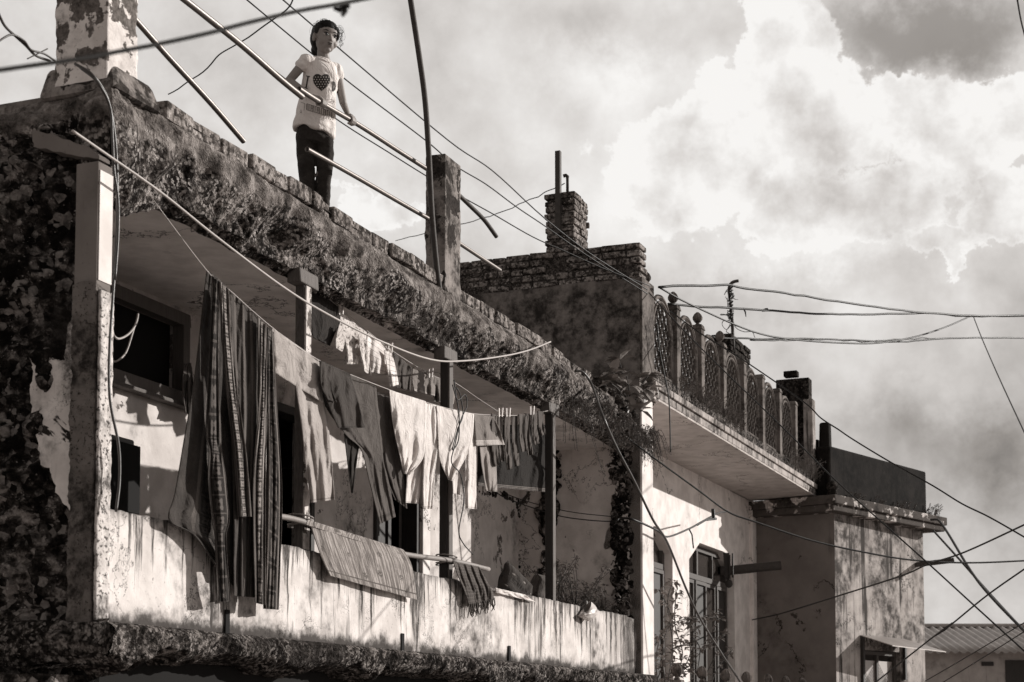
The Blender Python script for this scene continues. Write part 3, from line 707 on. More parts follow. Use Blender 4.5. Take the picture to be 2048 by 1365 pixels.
# corner post: smooth above, pebble render below
zb = 1.97
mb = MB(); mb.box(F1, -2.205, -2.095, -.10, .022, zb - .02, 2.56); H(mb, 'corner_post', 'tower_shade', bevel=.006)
mb = MB()
def cp(u, v):
    k = u * 4; z = .44 + (zb - .44) * v
    pts = [(-2.22, -.095), (-2.22, .03), (-2.10, .03), (-2.10, -.095), (-2.22, -.095)]
    i = min(int(k), 3); q = k - i; t = pts[i][0] * (1 - q) + pts[i + 1][0] * q; n = pts[i][1] * (1 - q) + pts[i + 1][1] * q
    p = F1(t, n, z); a = fbm(p, 8, 4) * .010 + fbm(p, 40, 3) * .005
    w = 1 if v < .97 else .4
    c = F1(-2.16, -.03, z); return p + (p - c).normalized() * a * w + (Vector((0, 0, .05 * noise.noise(p * 9))) if v > .9 else Vector((0, 0, 0)))
mb.grid(cp, 64, 230); H(mb, 'corner_post_base', 'pebble_pillar', smooth=True)
aged('speckled_sun', .72, .03, amount=.7, streak=.3, speck=1.0, scale=2.2, fine=48, bump=.8, seed=41)  # sunlight on the post base's outer face put into the colour; specks are real
mb = MB(); mb.grid(lambda u, v: F1(-2.21 + .10 * u, .046 + .006 * noise.noise(Vector((u * 3, v * 30, 0))), .46 + 1.50 * v), 8, 120); H(mb, 'speckled_sun_side', 'speckled_sun', smooth=True, solid=.012)
# white sheet: sunlight on the post's outer side put into its colour
mb = MB(); mb.box(F1, -2.195, -2.097, .0225, .027, zb + .04, 2.52); H(mb, 'sun_side_coat', 'clean_wall')
# timber posts with capitals
for k, (t, cap) in enumerate(((-.12, 1), (1.93, 1), (4.02, 1))):
    mb = MB(); mb.box(F1, t - .032, t + .032, -.10, -.04, .98, 2.52, jit=.004); ps = H(mb, 'post', 'dark_wood' if k else 'worn_post', bevel=.006) if k else None
    if not k:
        plain('worn_post', .10, .75, .95, 9, stretch=(9, 9, 2), bump=.6); ps = H(mb, 'post', 'worn_post', bevel=.006)
    m2 = MB(); m2.box(F1, t - .10, t + .12, -.115, -.03, 2.515, 2.60, jit=.006); m2.build('capital', 'worn_wood', ps, bevel=.008)
    m3 = MB(); m3.box(F1, t - .026, t + .034, -.0395, -.028, .99, 2.51); m3.build('sun_face_strip', 'old_paint' if not k else 'worn_wood', ps)  # added lighter strip puts sunlight on the post's outer face into the colour
# roof pillars
def rpillar(t0, t1, n0, n1, z0, z1, mat, seed, round_top=.03):
    def f(u, v):
        k = (u % 1) * 4; i = int(k) % 4; q = k - int(k)
        cs = [(t0, n0), (t0, n1), (t1, n1), (t1, n0), (t0, n0)]
        t = cs[i][0] * (1 - q) + cs[i + 1][0] * q; n = cs[i][1] * (1 - q) + cs[i + 1][1] * q
        if v > .9: k2 = 1 - ((v - .9) / .1) ** 3; t = (t0 + t1) / 2 + (t - (t0 + t1) / 2) * k2; n = (n0 + n1) / 2 + (n - (n0 + n1) / 2) * k2; z = z0 + (z1 - z0) * .985 + (z1 - z0) * .015 * ((v - .9) / .1)
        else: z = z0 + (z1 - z0) * .985 * v / .9
        p = F1(t, n, z); a = fbm(p + Vector((seed, 0, 0)), 7, 4) * .018 + fbm(p, 30, 3) * .006
        c = F1((t0 + t1) / 2, (n0 + n1) / 2, z); return p + (p - c) * (a * 3.2)
    mb = MB(); mb.grid(f, 60, 110); return H(mb, 'roof_pillar', mat, smooth=True)
rpillar(T0 - .02, T0 + .22, -.31, -.02, 2.99, 4.3, 'old_paint', 3)
mb = MB(); mb.box(F1, T0 - .04, T0 + .38, -.42, .035, 2.94, 3.10, jit=.02, taper=.05); H(mb, 'pillar_plinth', 'stained_pillar', bevel=.03)
rpillar(1.76, 2.03, -.15, -.005, 2.9, 3.93, 'stained_pillar', 9)
# ============================================================ second house (B2)
h2 = thing('terrace_house', F2(4, -3, -2.0), 'pale house with an overhanging terrace slab, octagonal-headed shutters and a brick-topped dark side wall', 'house')
G = lambda mb, nm, mat, **k: mb.build(nm, mat, h2, **k)
ZS = 3.11
# side wall facing the near roof
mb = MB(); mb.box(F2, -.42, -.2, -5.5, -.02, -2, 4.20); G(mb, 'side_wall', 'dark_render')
mb = MB(); mb.box(F2, -.405, -.22, -5.4, -.05, 4.20, 4.53); G(mb, 'brick_bed', 'mortar')
mb = MB(); bricks(mb, lambda a, q, z: F2(-.42 - q, a, z + .012 * noise.noise(Vector((a * 1.3, z, 0)))), -5.5, -.01, 4.195, 5, L=.23, H=.058, gap=.013, depth=.21, jit=.012, ragged=0, seed=3); G(mb, 'brick_parapet', 'brick', bevel=.010)
c0, c1 = F2.PT(1089, 450, -.44), F2.PT(1149, 450, -.44); n0, n1 = F2.inv(c0)[1], F2.inv(c1)[1]
mb = MB()
for k in range(9):
    z = 4.52 + k * .0655
    bricks(mb, lambda a, q, zz: F2(-.44 - q, a, zz), n0, n1, z, 1, L=.16, H=.052, gap=.012, depth=.2, jit=.012, off0=k % 2, seed=20 + k)
    bricks(mb, lambda a, q, zz: F2(a, n1 - .005 + q, zz), -.43, -.02, z, 1, L=.17, H=.052, gap=.012, depth=.2, jit=.010, off0=(k + 1) % 2, seed=40 + k)
mb.box(F2, -.42, -.04, n0 + .02, n1 - .02, 4.5, 5.09)
stk = G(mb, 'brick_stack', 'brick', bevel=.008)
pm = F2.PT(1118, 450, -.46); tn_ = F2.inv(pm)
mb = MB(); mb.box(F2, -.50, -.455, tn_[1] - .025, tn_[1] + .025, 4.68, 5.49); mb.build('angle_iron', 'rust_metal', stk)
mb = MB(); q = F2.PT(1135, 385, -.3); mb.tube([q, q + Vector((0, 0, .13)), q + Vector((.0, 0, .155)), q + Vector((-.015, 0, .168)), q + Vector((-.04, 0, .16))], [.014, .014, .018, .018, .018], 8); mb.build('vent_pipe', 'rust_metal', stk, smooth=True)
# slab
mb = MB(); mb.box(F2, -.05, 7.36, -1.1, 0, ZS, ZS + .02); G(mb, 'slab_soffit', 'slab_under')
mb = MB(); mb.box(F2, -.06, 7.37, -1.1, .005, ZS + .021, ZS + .095); mb.box(F2, -.07, 7.38, -1.1, .03, ZS + .096, ZS + .16); G(mb, 'slab_edge', 'slab_edge', bevel=.006)
mb = MB()
def kerb(u, v):
    t = -.4 + 7.78 * u; k = v * 3; n, z = ((.0, .16 + .10 * k) if k < 1 else (-.10 * (k - 1), .26) if k < 2 else (-.10, .26 - .1 * (k - 2)))
    p = F2(t, n, z + ZS); return F2(t, n + .012 * fbm(p, 8, 4), z + ZS + .014 * fbm(p, 10, 4))
mb.grid(kerb, 300, 24); G(mb, 'slab_upstand', 'ledge_rubble', smooth=True)
mb = MB(); mb.box(F2, -.2, 7.3, -5.5, -1.1, ZS - .02, ZS + .16); G(mb, 'roof_slab', 'slab_edge')
# pier and pilasters, recessed wall with openings
mb = MB(); mb.box(F2, -.42, -.08, -.6, .0, -2, ZS - .004); G(mb, 'front_pilaster', 'clean_wall', bevel=.008)
WN = -.945
def tz(x, y, n=WN): q = F2.inv(F2.PN(x, y, n)); return q[0], q[2]
a0, zt = tz(1378, 1100); a1, _ = tz(1468, 1100); zt = tz(1410, 1090)[1]
zsl = tz(1378, 1130)[1]
print('door2', a0, a1, zt, zsl)
l1 = tz(1345, 1100)[0]; l0 = l1 - (a1 - a0)
W_END = F2.inv(F2.PN(1504, 1006, WN))[0]
mb = MB(); holewall(mb, F2, 'n', WN, .2, -.3, W_END, -2.0, ZS, [(a0, a1, -1.6, zt), (l0, l1, -1.6, zt)])
ch = .22
for (p, q) in ((a0, a1), (l0, l1)):
    for (x, s) in ((p, 1), (q, -1)):
        A = [(x, zt - .25), (x + s * .48, zt), (x, zt)]
        vs = [F2(a, n, z) for n in (WN - .001, WN - .199) for a, z in A]
        mb.add(vs, [(0, 1, 2), (5, 4, 3), (0, 1, 4, 3)])
G(mb, 'front_wall', 'clean_wall')
mb = MB(); mb.box(F2, W_END - .17, W_END + .03, WN - .2, WN + .05, -2, ZS - .003); G(mb, 'end_pilaster', 'clean_wall', bevel=.006)
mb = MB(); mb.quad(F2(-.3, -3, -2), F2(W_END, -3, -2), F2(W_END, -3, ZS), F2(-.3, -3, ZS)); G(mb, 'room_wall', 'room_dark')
for (p, q) in ((a0, a1), (l0, l1)):
    zm = zt - .40; w = q - p
    mb = MB(); frame_box(mb, F2, p + .01, q - .01, -1.6, zt - .015, WN - .17, WN - .10, .06)
    mb.box(F2, p + .07, q - .07, WN - .17, WN - .09, zm - .05, zm + .02)
    for k in (1, 2): mb.box(F2, p + w * k / 3 - .03, p + w * k / 3 + .03, WN - .165, WN - .10, zm + .02, zt - .075)
    d = G(mb, 'door', 'shutter_wood', bevel=.005)
    for k in range(3):
        m2 = MB(); m2.box(F2, p + .07 + (w - .14) * k / 3, p + .07 + (w - .14) * (k + 1) / 3, WN - .15, WN - .14, zm + .03, zt - .08); m2.build('pane', 'glass_dark', d)
    nl = 4
    for k in range(nl):
        m2 = MB(); x0 = p + .075 + (w - .15) * k / nl; x1 = p + .075 + (w - .15) * (k + 1) / nl - .008
        o_ = .02 * (k % 2); frame_box(m2, F2, x0, x1, -1.5, zm - .055, WN - .14 + o_, WN - .10 + o_, .045)
        m2.box(F2, x0 + .045, x1 - .045, WN - .14 + o_, WN - .115 + o_, .0, .12)
        lf = m2.build('shutter_leaf', 'shutter_wood', d, bevel=.004)
        m3 = MB(); m3.box(F2, x0 + .046, x1 - .046, WN - .135 + o_, WN - .128 + o_, .12, zm - .10); m3.build('panel', 'glass_dark' if k % 2 == 0 else 'dark_wood', lf)
# brick pier at the far end of the terrace and small brick stack
p = F2.inv(F2.PT(1545, 800, 7.0))
mb = MB()
nL = F2.inv(F2.PT(1552, 800, 7.3))[1]; nR = F2.inv(F2.PT(1618, 800, 7.3))[1]
zt2 = F2.PT(1600, 752, 7.3).z
mb.box(F2, 7.30, 7.50, nL, nR, ZS, zt2 - .03); bricks(mb, lambda a, q, z: F2(7.29 - q, a, z), nL - .35, nR, ZS + .62, 4, L=.23, H=.075, depth=.2, jit=.012, seed=9)
mb.box(F2, 7.28, 7.42, nR - .35, nR - .16, zt2 + .0, zt2 + .08)
G(mb, 'brick_pier', 'brick_dark', bevel=.01)
mb = MB(); mb.box(F2, 7.12, 7.30, -.13, .0, ZS + .16, F2.PT(1630, 850, 7.2).z + .35); G(mb, 'end_pier', 'slab_edge', bevel=.008)
s0 = F2.inv(F2.PN(1462, 700, -.9)); s1 = F2.inv(F2.PN(1490, 700, -.9)); zz = F2.PN(1478, 678, -.9).z
mb = MB()
mb.box(F2, s0[0] + .02, s1[0] + .3, -1.15, -.92, ZS, zz - .02)
for k in range(8):
    bricks(mb, lambda a, q, z: F2(s0[0] - q, a, z), -1.17, -.90, zz - .08 * (k + 1), 1, L=.15, H=.064, depth=.15, jit=.008, off0=k % 2, seed=60 + k)
    bricks(mb, lambda a, q, z: F2(a, -.90 + q, z), s0[0], s1[0] + .3, zz - .08 * (k + 1), 1, L=.2, H=.064, depth=.1, jit=.008, off0=k % 2, seed=80 + k)
G(mb, 'small_brick_stack', 'brick_dark', bevel=.006)
# service mast with a bent head wrapped in wire
mast = thing('service_mast', F2(s0[0] + .1, -1.0, zz - .1), 'thin bent metal service mast wrapped in tangled wire, standing on the small brick stack', 'mast')
Ym = mast.location.y
P = [PD(1467, 700, Ym), PD(1464, 640, Ym), PD(1460, 600, Ym), PD(1458, 580, Ym), PD(1461, 569, Ym), PD(1468, 564, Ym), PD(1477, 562, Ym)]
mb = MB(); mb.tube(cat_rom(P, 5), .022, 8); mb.build('mast_tube', 'rust_metal', mast, smooth=True)
mb = MB(); rr = random.Random(5)
for k in range(11):
    x = 1460; y0 = rr.uniform(572, 650); pts = []
    sx = rr.uniform(-22, 12); 
    for j in range(6): pts.append(PD(x + sx * math.sin(j * .9) + rr.uniform(-4, 4), y0 + j * rr.uniform(-3, 8), Ym + rr.uniform(-.08, .08)))
    mb.tube(cat_rom(pts, 5), .005, 4)
hel = [PD(1461 + 4.5 * math.sin(j * 1.3), 574 + j * 1.5, Ym + .04 * math.cos(j * 1.3)) for j in range(46)]
mb.tube(hel, .007, 4); mb.tube([q + Vector((.01, 0, .01)) for q in hel], .006, 4)
mb.tube(cat_rom([PD(1466, 640, Ym), PD(1472, 656, Ym), PD(1488, 664, Ym), PD(1504, 664, Ym), PD(1510, 676, Ym)], 6), .005, 4)
mb.build('wire_tangle', 'wire_black', mast)

# ------------------------------------------------ balustrades (precast posts with arched lattice panels)
def post_mesh(mb, F, t, z0, z1, n=0.0, w=.115):
    mb.box(F, t - w, t, n - w, n, z0, z1 - .05); mb.box(F, t - w - .01, t + .01, n - w - .01, n + .01, z1 - .05, z1, taper=.012)
def finial(mb, c, s=1.0):
    mb.lathe(c, [(.028 * s, 0), (.034 * s, .012 * s), (.02 * s, .026 * s), (.022 * s, .032 * s), (.05 * s, .062 * s), (.056 * s, .09 * s), (.044 * s, .13 * s), (.02 * s, .155 * s), (.004 * s, .168 * s)], 14)
    for k in range(8):
        a = k * math.pi / 4; mb.tube([Vector(c) + Vector((r * math.cos(a), r * math.sin(a), z)) for r, z in ((.03 * s, .04 * s), (.054 * s, .075 * s), (.056 * s, .1 * s), (.04 * s, .135 * s), (.012 * s, .16 * s))], .007 * s, 5)
def lattice(F, t0, t1, z0, z1, n, root, nm='panel'):
    w = t1 - t0; h = z1 - z0; tc = (t0 + t1) / 2
    def half(z, k=0):   # half width of the arch at height z
        hs = h * .52
        if z <= hs: return w / 2 - k
        q = (z - hs) / (h - hs - k)
        return (w / 2 - k) * math.sqrt(max(0, 1 - q * q)) if q < 1 else 0
    fr = MB()
    for k, r, dn in ((.03, .024, 0), (.085, .016, .01)):
        pts = [F(tc - (w / 2 - k), n + dn, z0 + k * .6)]
        hs = h * .52
        for j in range(25):
            a = math.pi * (1 - j / 24); pts.append(F(tc + (w / 2 - k) * math.cos(a), n + dn, z0 + hs + (h - hs - k) * math.sin(a)))
        pts.append(F(tc + (w / 2 - k), n + dn, z0 + k * .6)); pts.append(F(tc - (w / 2 - k), n + dn, z0 + k * .6))
        fr.tube(pts, r, 6)
    p = fr.build(nm, 'cast_light', root)
    la = MB(); s = .125
    ni = int((w + h) / s) + 2
    ok = lambda a, z: .03 < z < h - .03 and abs(a) < half(z, .09)
    for i in range(-ni, ni):
        for sg in (1, -1):
            run = []
            for j in range(0, 60):
                z = j * h / 59; a = i * s + sg * z * .8
                if ok(a, z): run.append(F(tc + a, n, z0 + z))
                else:
                    if len(run) > 1: la.tube([run[0], run[-1]], .0115, 4)
                    run = []
            if len(run) > 1: la.tube([run[0], run[-1]], .0115, 4)
    dz = s / .8 / 2
    for j in range(int(h / dz)):
        for i in range(-8, 9):
            a = (i + (.5 if j % 2 else 0)) * s; z = j * dz
            if ok(a, z): la.ball(F(tc + a, n, z0 + z), (.021, .018, .021), nu=6, nv=4)
    la.build('lattice', 'cast_concrete', p)
aged('cast_light', .19, .03, amount=.95, streak=.4, speck=.5, scale=2.5, bump=.35, seed=19)
bal = thing('balustrade', F2(0, 0, ZS + .16), 'tall precast terrace balustrade of square posts and arched lattice panels, above the overhanging slab', 'balustrade')
TZ = [-.03 + .887 * i for i in range(8)]
for i, t in enumerate(TZ):
    mb = MB(); z1 = 4.215 if i else 4.20
    if i == 0: mb.box(F2, -.40, -.03, -.12, .004, ZS + .16, z1)
    else: post_mesh(mb, F2, t, ZS + .16, z1)
    pp = mb.build('post', 'cast_light', bal, bevel=.005)
    if i < 4:
        m2 = MB(); finial(m2, F2(t - .06, -.058, z1), 0.86 if i else .8); m2.build('finial', 'cast_light', pp, smooth=True)
for i in range(7): lattice(F2, TZ[i] + .012, TZ[i + 1] - .127, ZS + .25, 4.22, -.055, bal)
lbal = thing('balustrade', F2(0, 0, -.6), 'low row of round-finialed posts along the first-floor balcony below the octagonal shutters', 'balustrade')
tl = [F2.inv(F2.PN(x, 1360, 0))[0] for x in (1365, 1415, 1462, 1503, 1545, 1580, 1613)]
for i, t in enumerate([tl[0] - .9] + tl):
    mb = MB(); zt_ = .46; post_mesh(mb, F2, t + .06, -.6, zt_ - .02); pp = mb.build('post', 'cast_light', lbal, bevel=.005)
    m2 = MB(); finial(m2, F2(t, -.058, zt_ - .02), 1.0); m2.build('finial', 'cast_light', pp, smooth=True)
for i in range(len(tl) - 1): lattice(F2, tl[i] + .08, tl[i + 1] - .08, -.55, .44, -.058, lbal)
mb = MB(); mb.box(F2, -.1, 7.3, -1.1, .02, -.75, -.60); G(mb, 'balcony_slab', 'slab_edge')
# dark drain pipe sticking out of the wall
mb = MB(); q0 = F2.PN(1462, 1141, -.93); q1 = PD(1562, 1131, q0.y - .05); pip = cat_rom([q0 + Vector((-.15, 0, -.01)), q0, q1], 4)
mb.tube(pip, .062, 12); tag(mb.build('drain_pipe', 'rust_metal', smooth=False), 'thick dark drain pipe sticking out sideways beside the octagonal shutters', 'pipe')
mb = MB(); q = F2.PN(1459, 1110, -.86); mb.tube([q, q + Vector((0, 0, -.32))], .012, 6); mb.tube([q + Vector((.04, 0, .02)), q + Vector((.04, 0, -.3))], .012, 6)
mb.ball(q + Vector((-.01, 0, -.38)), (.05, .02, .055)); mb.quad(q + Vector((-.08, .03, .03)), q + Vector((.0, .03, .03)), q + Vector((-.0, .03, -.36)), q + Vector((-.06, .03, -.30)))
tag(mb.build('bell_cord', 'dark_wood'), 'small hanging rods and round disc on the shutter front next to the drain pipe', 'ornament')

# ============================================================ tower (B3)
h3 = thing('corner_tower', F3(1.4, -1.2, -2), 'stained corner block with a dark curved parapet, broken cornice and small tin-hooded window', 'building')
K = lambda mb, nm, mat, **k: mb.build(nm, mat, h3, **k)
EN = F2(W_END + .03, WN + .05, 0); E = Vector((4.41, 22.1, 0)); Rr = F3(2.75, 0, 0); Rb = F3(2.75, -3, 0); Lb = EN + F3.d * 3.5
def prism(pts, z0, z1, nm, mat, **k):
    n = len(pts); mb = MB(); mb.add([Vector((p.x, p.y, z0)) for p in pts] + [Vector((p.x, p.y, z1)) for p in pts],
        [tuple(range(n - 1, -1, -1)), tuple(range(n, 2 * n))] + [(i, (i + 1) % n, n + (i + 1) % n, n + i) for i in range(n)]); return K(mb, nm, mat, **k)
ZT = 2.88
off = lambda p, a, b: p + a * F3.n + b * F3.d
e2 = (E - EN).normalized(); m2_ = Vector((e2.y, -e2.x, 0))   # outward (towards camera) of the shaded wall
if m2_.y > 0: m2_ = -m2_
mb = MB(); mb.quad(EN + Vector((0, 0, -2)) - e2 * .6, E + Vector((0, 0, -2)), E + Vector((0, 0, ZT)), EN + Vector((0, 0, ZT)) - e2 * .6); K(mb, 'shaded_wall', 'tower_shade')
mb = MB(); wt = lambda x, y: F3.inv(F3.PN(x, y, 0))
w0 = wt(1727, 1306)[0]; w1 = wt(1800, 1306)[0]; wz = wt(1760, 1302)[2]
holewall(mb, F3, 'n', 0, .2, 0, 2.75, -2, ZT, [(w0, w1, wz - 1.0, wz)])
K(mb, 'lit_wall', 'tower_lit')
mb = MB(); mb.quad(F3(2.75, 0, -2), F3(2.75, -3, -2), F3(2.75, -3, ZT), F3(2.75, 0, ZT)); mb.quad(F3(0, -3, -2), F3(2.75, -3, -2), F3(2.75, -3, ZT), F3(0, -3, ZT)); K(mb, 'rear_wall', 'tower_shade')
# cornice wrapping the corner
C1 = EN - e2 * .3 + m2_ * .16; C2 = E + m2_ * .18 + F3.n * .12 - F3.d * .12; C3 = F3(3.0, .24, 0); C4 = F3(3.0, -.5, 0); C5 = F3(.3, -.6, 0); C6 = EN - e2 * .3 - m2_ * .4
mb = MB(); cs = [C1, C2, C3, C4, C5, C6]
for (za, zb2, g) in ((ZT, ZT + .09, 0), (ZT + .09, ZT + .21, .04)):
    pts = [p + (m2_ * g if i in (0, 1) else Vector()) + (F3.n * g if i in (1, 2) else Vector()) for i, p in enumerate(cs)]
    n = 6; mb.add([Vector((p.x, p.y, za)) for p in pts] + [Vector((p.x, p.y, zb2)) for p in pts], [tuple(range(5, -1, -1)), tuple(range(6, 12))] + [(i, (i + 1) % n, n + (i + 1) % n, n + i) for i in range(n)])
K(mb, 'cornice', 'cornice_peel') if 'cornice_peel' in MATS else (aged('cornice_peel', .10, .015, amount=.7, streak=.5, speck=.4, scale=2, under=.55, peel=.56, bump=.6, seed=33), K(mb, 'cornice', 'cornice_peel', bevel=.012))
# curved parapet: from the tall fin down to the level top
mb = MB(); Z0 = ZT + .20
def par(u, v, nn):
    t = -.35 + (3.07 + .0) * u; zt_ = 3.79 - .03 * u
    if u < .0: pass
    return F3(t, nn, Z0 + (zt_ - Z0) * v)
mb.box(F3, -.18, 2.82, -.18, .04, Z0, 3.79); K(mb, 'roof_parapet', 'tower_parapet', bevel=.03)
f0 = F2.inv(F2.PT(1637, 870, 7.5)); f1 = F2.inv(F2.PT(1660, 870, 7.5)); zf = F2.PT(1650, 846, 7.5).z
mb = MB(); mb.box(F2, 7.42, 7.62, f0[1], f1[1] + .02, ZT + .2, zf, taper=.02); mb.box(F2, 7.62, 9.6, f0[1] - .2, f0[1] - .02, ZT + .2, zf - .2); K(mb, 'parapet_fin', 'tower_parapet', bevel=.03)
mb = MB(); q = PD(1665, 992, C2.y + .12); mb.lathe(q, [(.05, 0), (.075, .03), (.06, .07), (.085, .11), (.07, .17), (.03, .2), (.005, .21)], 12); tag(mb.build('stone_knob', 'brick_dark', smooth=True), 'small dark rounded stone knob on the corner of the broken cornice', 'ornament')
# window with tin hood
fm = MB(); frame_box(fm, F3, w0 + .01, w1 - .01, wz - 1.0, wz - .01, -.14, -.06, .05); fm.box(F3, (w0 + w1) / 2 - .03, (w0 + w1) / 2 + .03, -.13, -.07, wz - .9, wz - .06)
wn = K(fm, 'window', 'shutter_wood', bevel=.004)
for (a, b) in ((w0 + .06, (w0 + w1) / 2 - .03), ((w0 + w1) / 2 + .03, w1 - .06)):
    m4 = MB(); m4.box(F3, a, b, -.11, -.10, wz - .94, wz - .14); m4.build('pane', 'glass_milky', wn)
    m5 = MB(); s = .045
    for i in range(40):
        for sg in (1, -1):
            z_ = wz - .94 + i * s * 1.0
            pts = []
            for (u0) in (0, 1):
                aa = a + (b - a) * u0; z2 = z_ + sg * (b - a) * (u0 - .5) - (.3)
                pts.append((aa, z2))
            if min(pts[0][1], pts[1][1]) > wz - .94 and max(pts[0][1], pts[1][1]) < wz - .14: m5.tube([F3(pts[0][0], -.09, pts[0][1]), F3(pts[1][0], -.09, pts[1][1])], .004, 4)
    m5.build('mesh_guard', 'pipe_metal', wn)
hd = MB(); zh = wz + .17
hl, hr = w0 - .10, w1 + .12
A = [F3(hl, .01, zh + .03), F3(hr, .01, zh + .03), F3(hr + .08, .62, zh - .17), F3(hl - .02, .50, zh - .13)]
hd.hexa([p - Vector((0, 0, .012)) for p in A] + A); hood = K(hd, 'window_hood', 'tin')
for q_ in ((hl, hl + .05, .01, .05, wz - .9, zh + .02), (hr - .05, hr, .01, .05, wz - .4, zh)):
    br = MB(); br.box(F3, *q_); br.build('bracket', 'dark_wood', hood)
mb = MB(); q0 = F3.PN(1832, 1130, 0); q1 = PD(1908, 1121, q0.y - .1); mb.tube([q0 - (q1 - q0) * .1, q1], .038, 10)
tag(mb.build('drain_spout', 'rust_metal'), 'short dark spout pipe poking out of the tower wall beneath the cornice', 'pipe')

# ============================================================ low shed at the far right
sh = thing('tin_roof_shed', PD(1950, 1330, 32) + Vector((0, 0, -2.5)), 'low plastered shed with a corrugated tin roof, far right behind the tower', 'shed')
Ys = 31.0
A = PD(1700, 1306, Ys); B = PD(2260, 1311, Ys); zr = (1448 - 1254) / FPX * (Ys + 2.6)
ex = Vector((1, 0, 0))
mb = MB()
def roofp(u, v):
    x = -.5 + A.x + (B.x - A.x + .5) * u; y = Ys - .1 + 2.7 * v; z = A.z + (zr - A.z) * v + .022 * math.sin(x * 2 * math.pi / .16); return Vector((x, y, z))
mb.grid(roofp, 420, 4); mb.build('roof', 'tin', sh, smooth=True, solid=.01)
mb = MB(); mb.box(Frame((A.x, Ys + .3), R(90)), -.3, B.x - A.x, -.15, 0, -2, A.z + .05); mb.build('wall', 'shed_plaster', sh)
mb = MB(); mb.box(Frame((A.x, Ys + .3), R(90)), PD(2020, 1340, Ys).x - A.x, PD(2075, 1340, Ys).x - A.x, .004, .03, -1.6, A.z - .13); mb.box(Frame((A.x, Ys + .3), R(90)), PD(1972, 1340, Ys).x - A.x, PD(1996, 1340, Ys).x - A.x, .004, .03, A.z - .24, A.z - .16); mb.build('door', 'dark_wood', sh)
mb = MB(); mb.tube([Vector((A.x, Ys + 2.6, zr + .02)), Vector((B.x, Ys + 2.6, zr + .02))], .05, 6); mb.build('ridge_cap', 'tin', sh)
# ============================================================ laundry
def catv(rows, v):
    x = v * (len(rows) - 1); i = min(int(x), len(rows) - 2); k = x - i
    def cr(p0, p1, p2, p3): return .5 * (2 * p1 + (p2 - p0) * k + (2 * p0 - 5 * p1 + 4 * p2 - p3) * k * k + (3 * p1 - p0 - 3 * p2 + p3) * k ** 3)
    g = lambda j: rows[max(0, min(len(rows) - 1, j))]
    o = []
    for s in (0, 1):
        for c in (0, 1): o.append(cr(g(i - 1)[s][c], g(i)[s][c], g(i + 1)[s][c], g(i + 2)[s][c]))
    return o
def panel(mb, rows, n, folds=3, amp=.018, seed=0, F=F1, nu=None, nv=None, back=False, wav=.5, rag=0):
    rows = [((r[0], r[1]), (r[2], r[3])) for r in rows]
    ds = [math.hypot(rows[i + 1][0][0] - rows[i][0][0], rows[i + 1][0][1] - rows[i][0][1]) for i in range(len(rows) - 1)]
    nu = nu or 30; nv = nv or max(16, int(sum(ds) / 4))
    sv = Vector((seed * 7.3, seed * 2.1, 0))
    def f(u, v, dn=0.0):
        xl, yl, xr, yr = catv(rows, v)
        x = xl + (xr - xl) * u; y = yl + (yr - yl) * u
        ph = folds * 2 * math.pi * (u + wav * .12 * math.sin(v * 3 + seed)) + seed * 1.7
        a = amp * (.25 + .75 * min(1, v * 1.6))
        d = a * .75 * (.65 + .8 * noise.noise(sv + Vector((u * 1.3, v * 1.1, 5)))) * (math.sin(ph) + .45 * math.sin(ph * 1.9 + seed + v * 3 + u * v * 4)) + amp * .75 * fbm(sv + Vector((u * 1.6 + v, v * 2.2, seed)), 1.0, 2) + amp * .35 * (1 - abs(fbm(sv + Vector((u * 2.2 + v * 2.5, v * 1.2, 0)), 1.2, 2)) * 2.4)
        d *= .9 + 0 * v
        if rag: y += rag * noise.noise(Vector((u * 14, seed, 0))) * (v > .97)
        return F.PN(x, y, n + d + dn)
    mb.grid(f, nu, nv)
    if back: mb.grid(lambda u, v: f(u, v * .86, -.035 - .02 * v), nu, nv)
def garment(name, label, cat, panels, mats, group=None, parts=None):
    """panels: list of dict(rows,n,...); single mesh when one material, else a root with named parts"""
    if isinstance(mats, str):
        mb = MB()
        for p in panels: panel(mb, **p)
        o = mb.build(name, mats, smooth=True, solid=.004); return tag(o, label, cat, group)
    q = F1.PN(panels[0]['rows'][-1][0], panels[0]['rows'][-1][1], panels[0]['n'])
    root = thing(name, q, label, cat, group)
    for p, m, nm in zip(panels, mats, parts):
        mb = MB(); panel(mb, **p); mb.build(nm, m, root, smooth=True, solid=.004)
    return root
cloth('sari_dark', .05, 'border', .09, 15, .10, .3)
cloth('sari_plain', .06, 'stripe_u', .11, 4, .25)
cloth('sari_border', .06, 'border', .14, 14, .28)
cloth('sari_light', .10, 'border', .26, 24, .24)
cloth('sari_end', .05, 'border', .12, 16, .36)
cloth('kurta', .36, 'plain'); cloth('grey_cotton', .09, 'plain'); cloth('charcoal', .055, 'plain'); cloth('white_cotton', .64, 'plain')
cloth('offwhite', .60, 'print', .2, 14); cloth('baby_white', .72, 'stripe_v', .35, 7, .12); cloth('dark_cotton', .03, 'plain'); cloth('sleeve_grey', .30, 'plain')
cloth('banded', .20, 'hem', .55, 5, .22); cloth('sock_dark', .10, 'plain'); cloth('short_grey', .20, 'stripe_v', .5, 1, .08); cloth('denim', .22, 'hem', .5, 5, .16)
cloth('quilt', .36, 'quilt', .15); cloth('wool', .07, 'check', .12, 14); cloth('cushion', .05, 'dots', .30, 5); cloth('skirt_dark', .02, 'hem', .18, 5, .1)
NF = .085
S = lambda r, **k: dict(rows=r, n=k.pop('n', NF), **k)
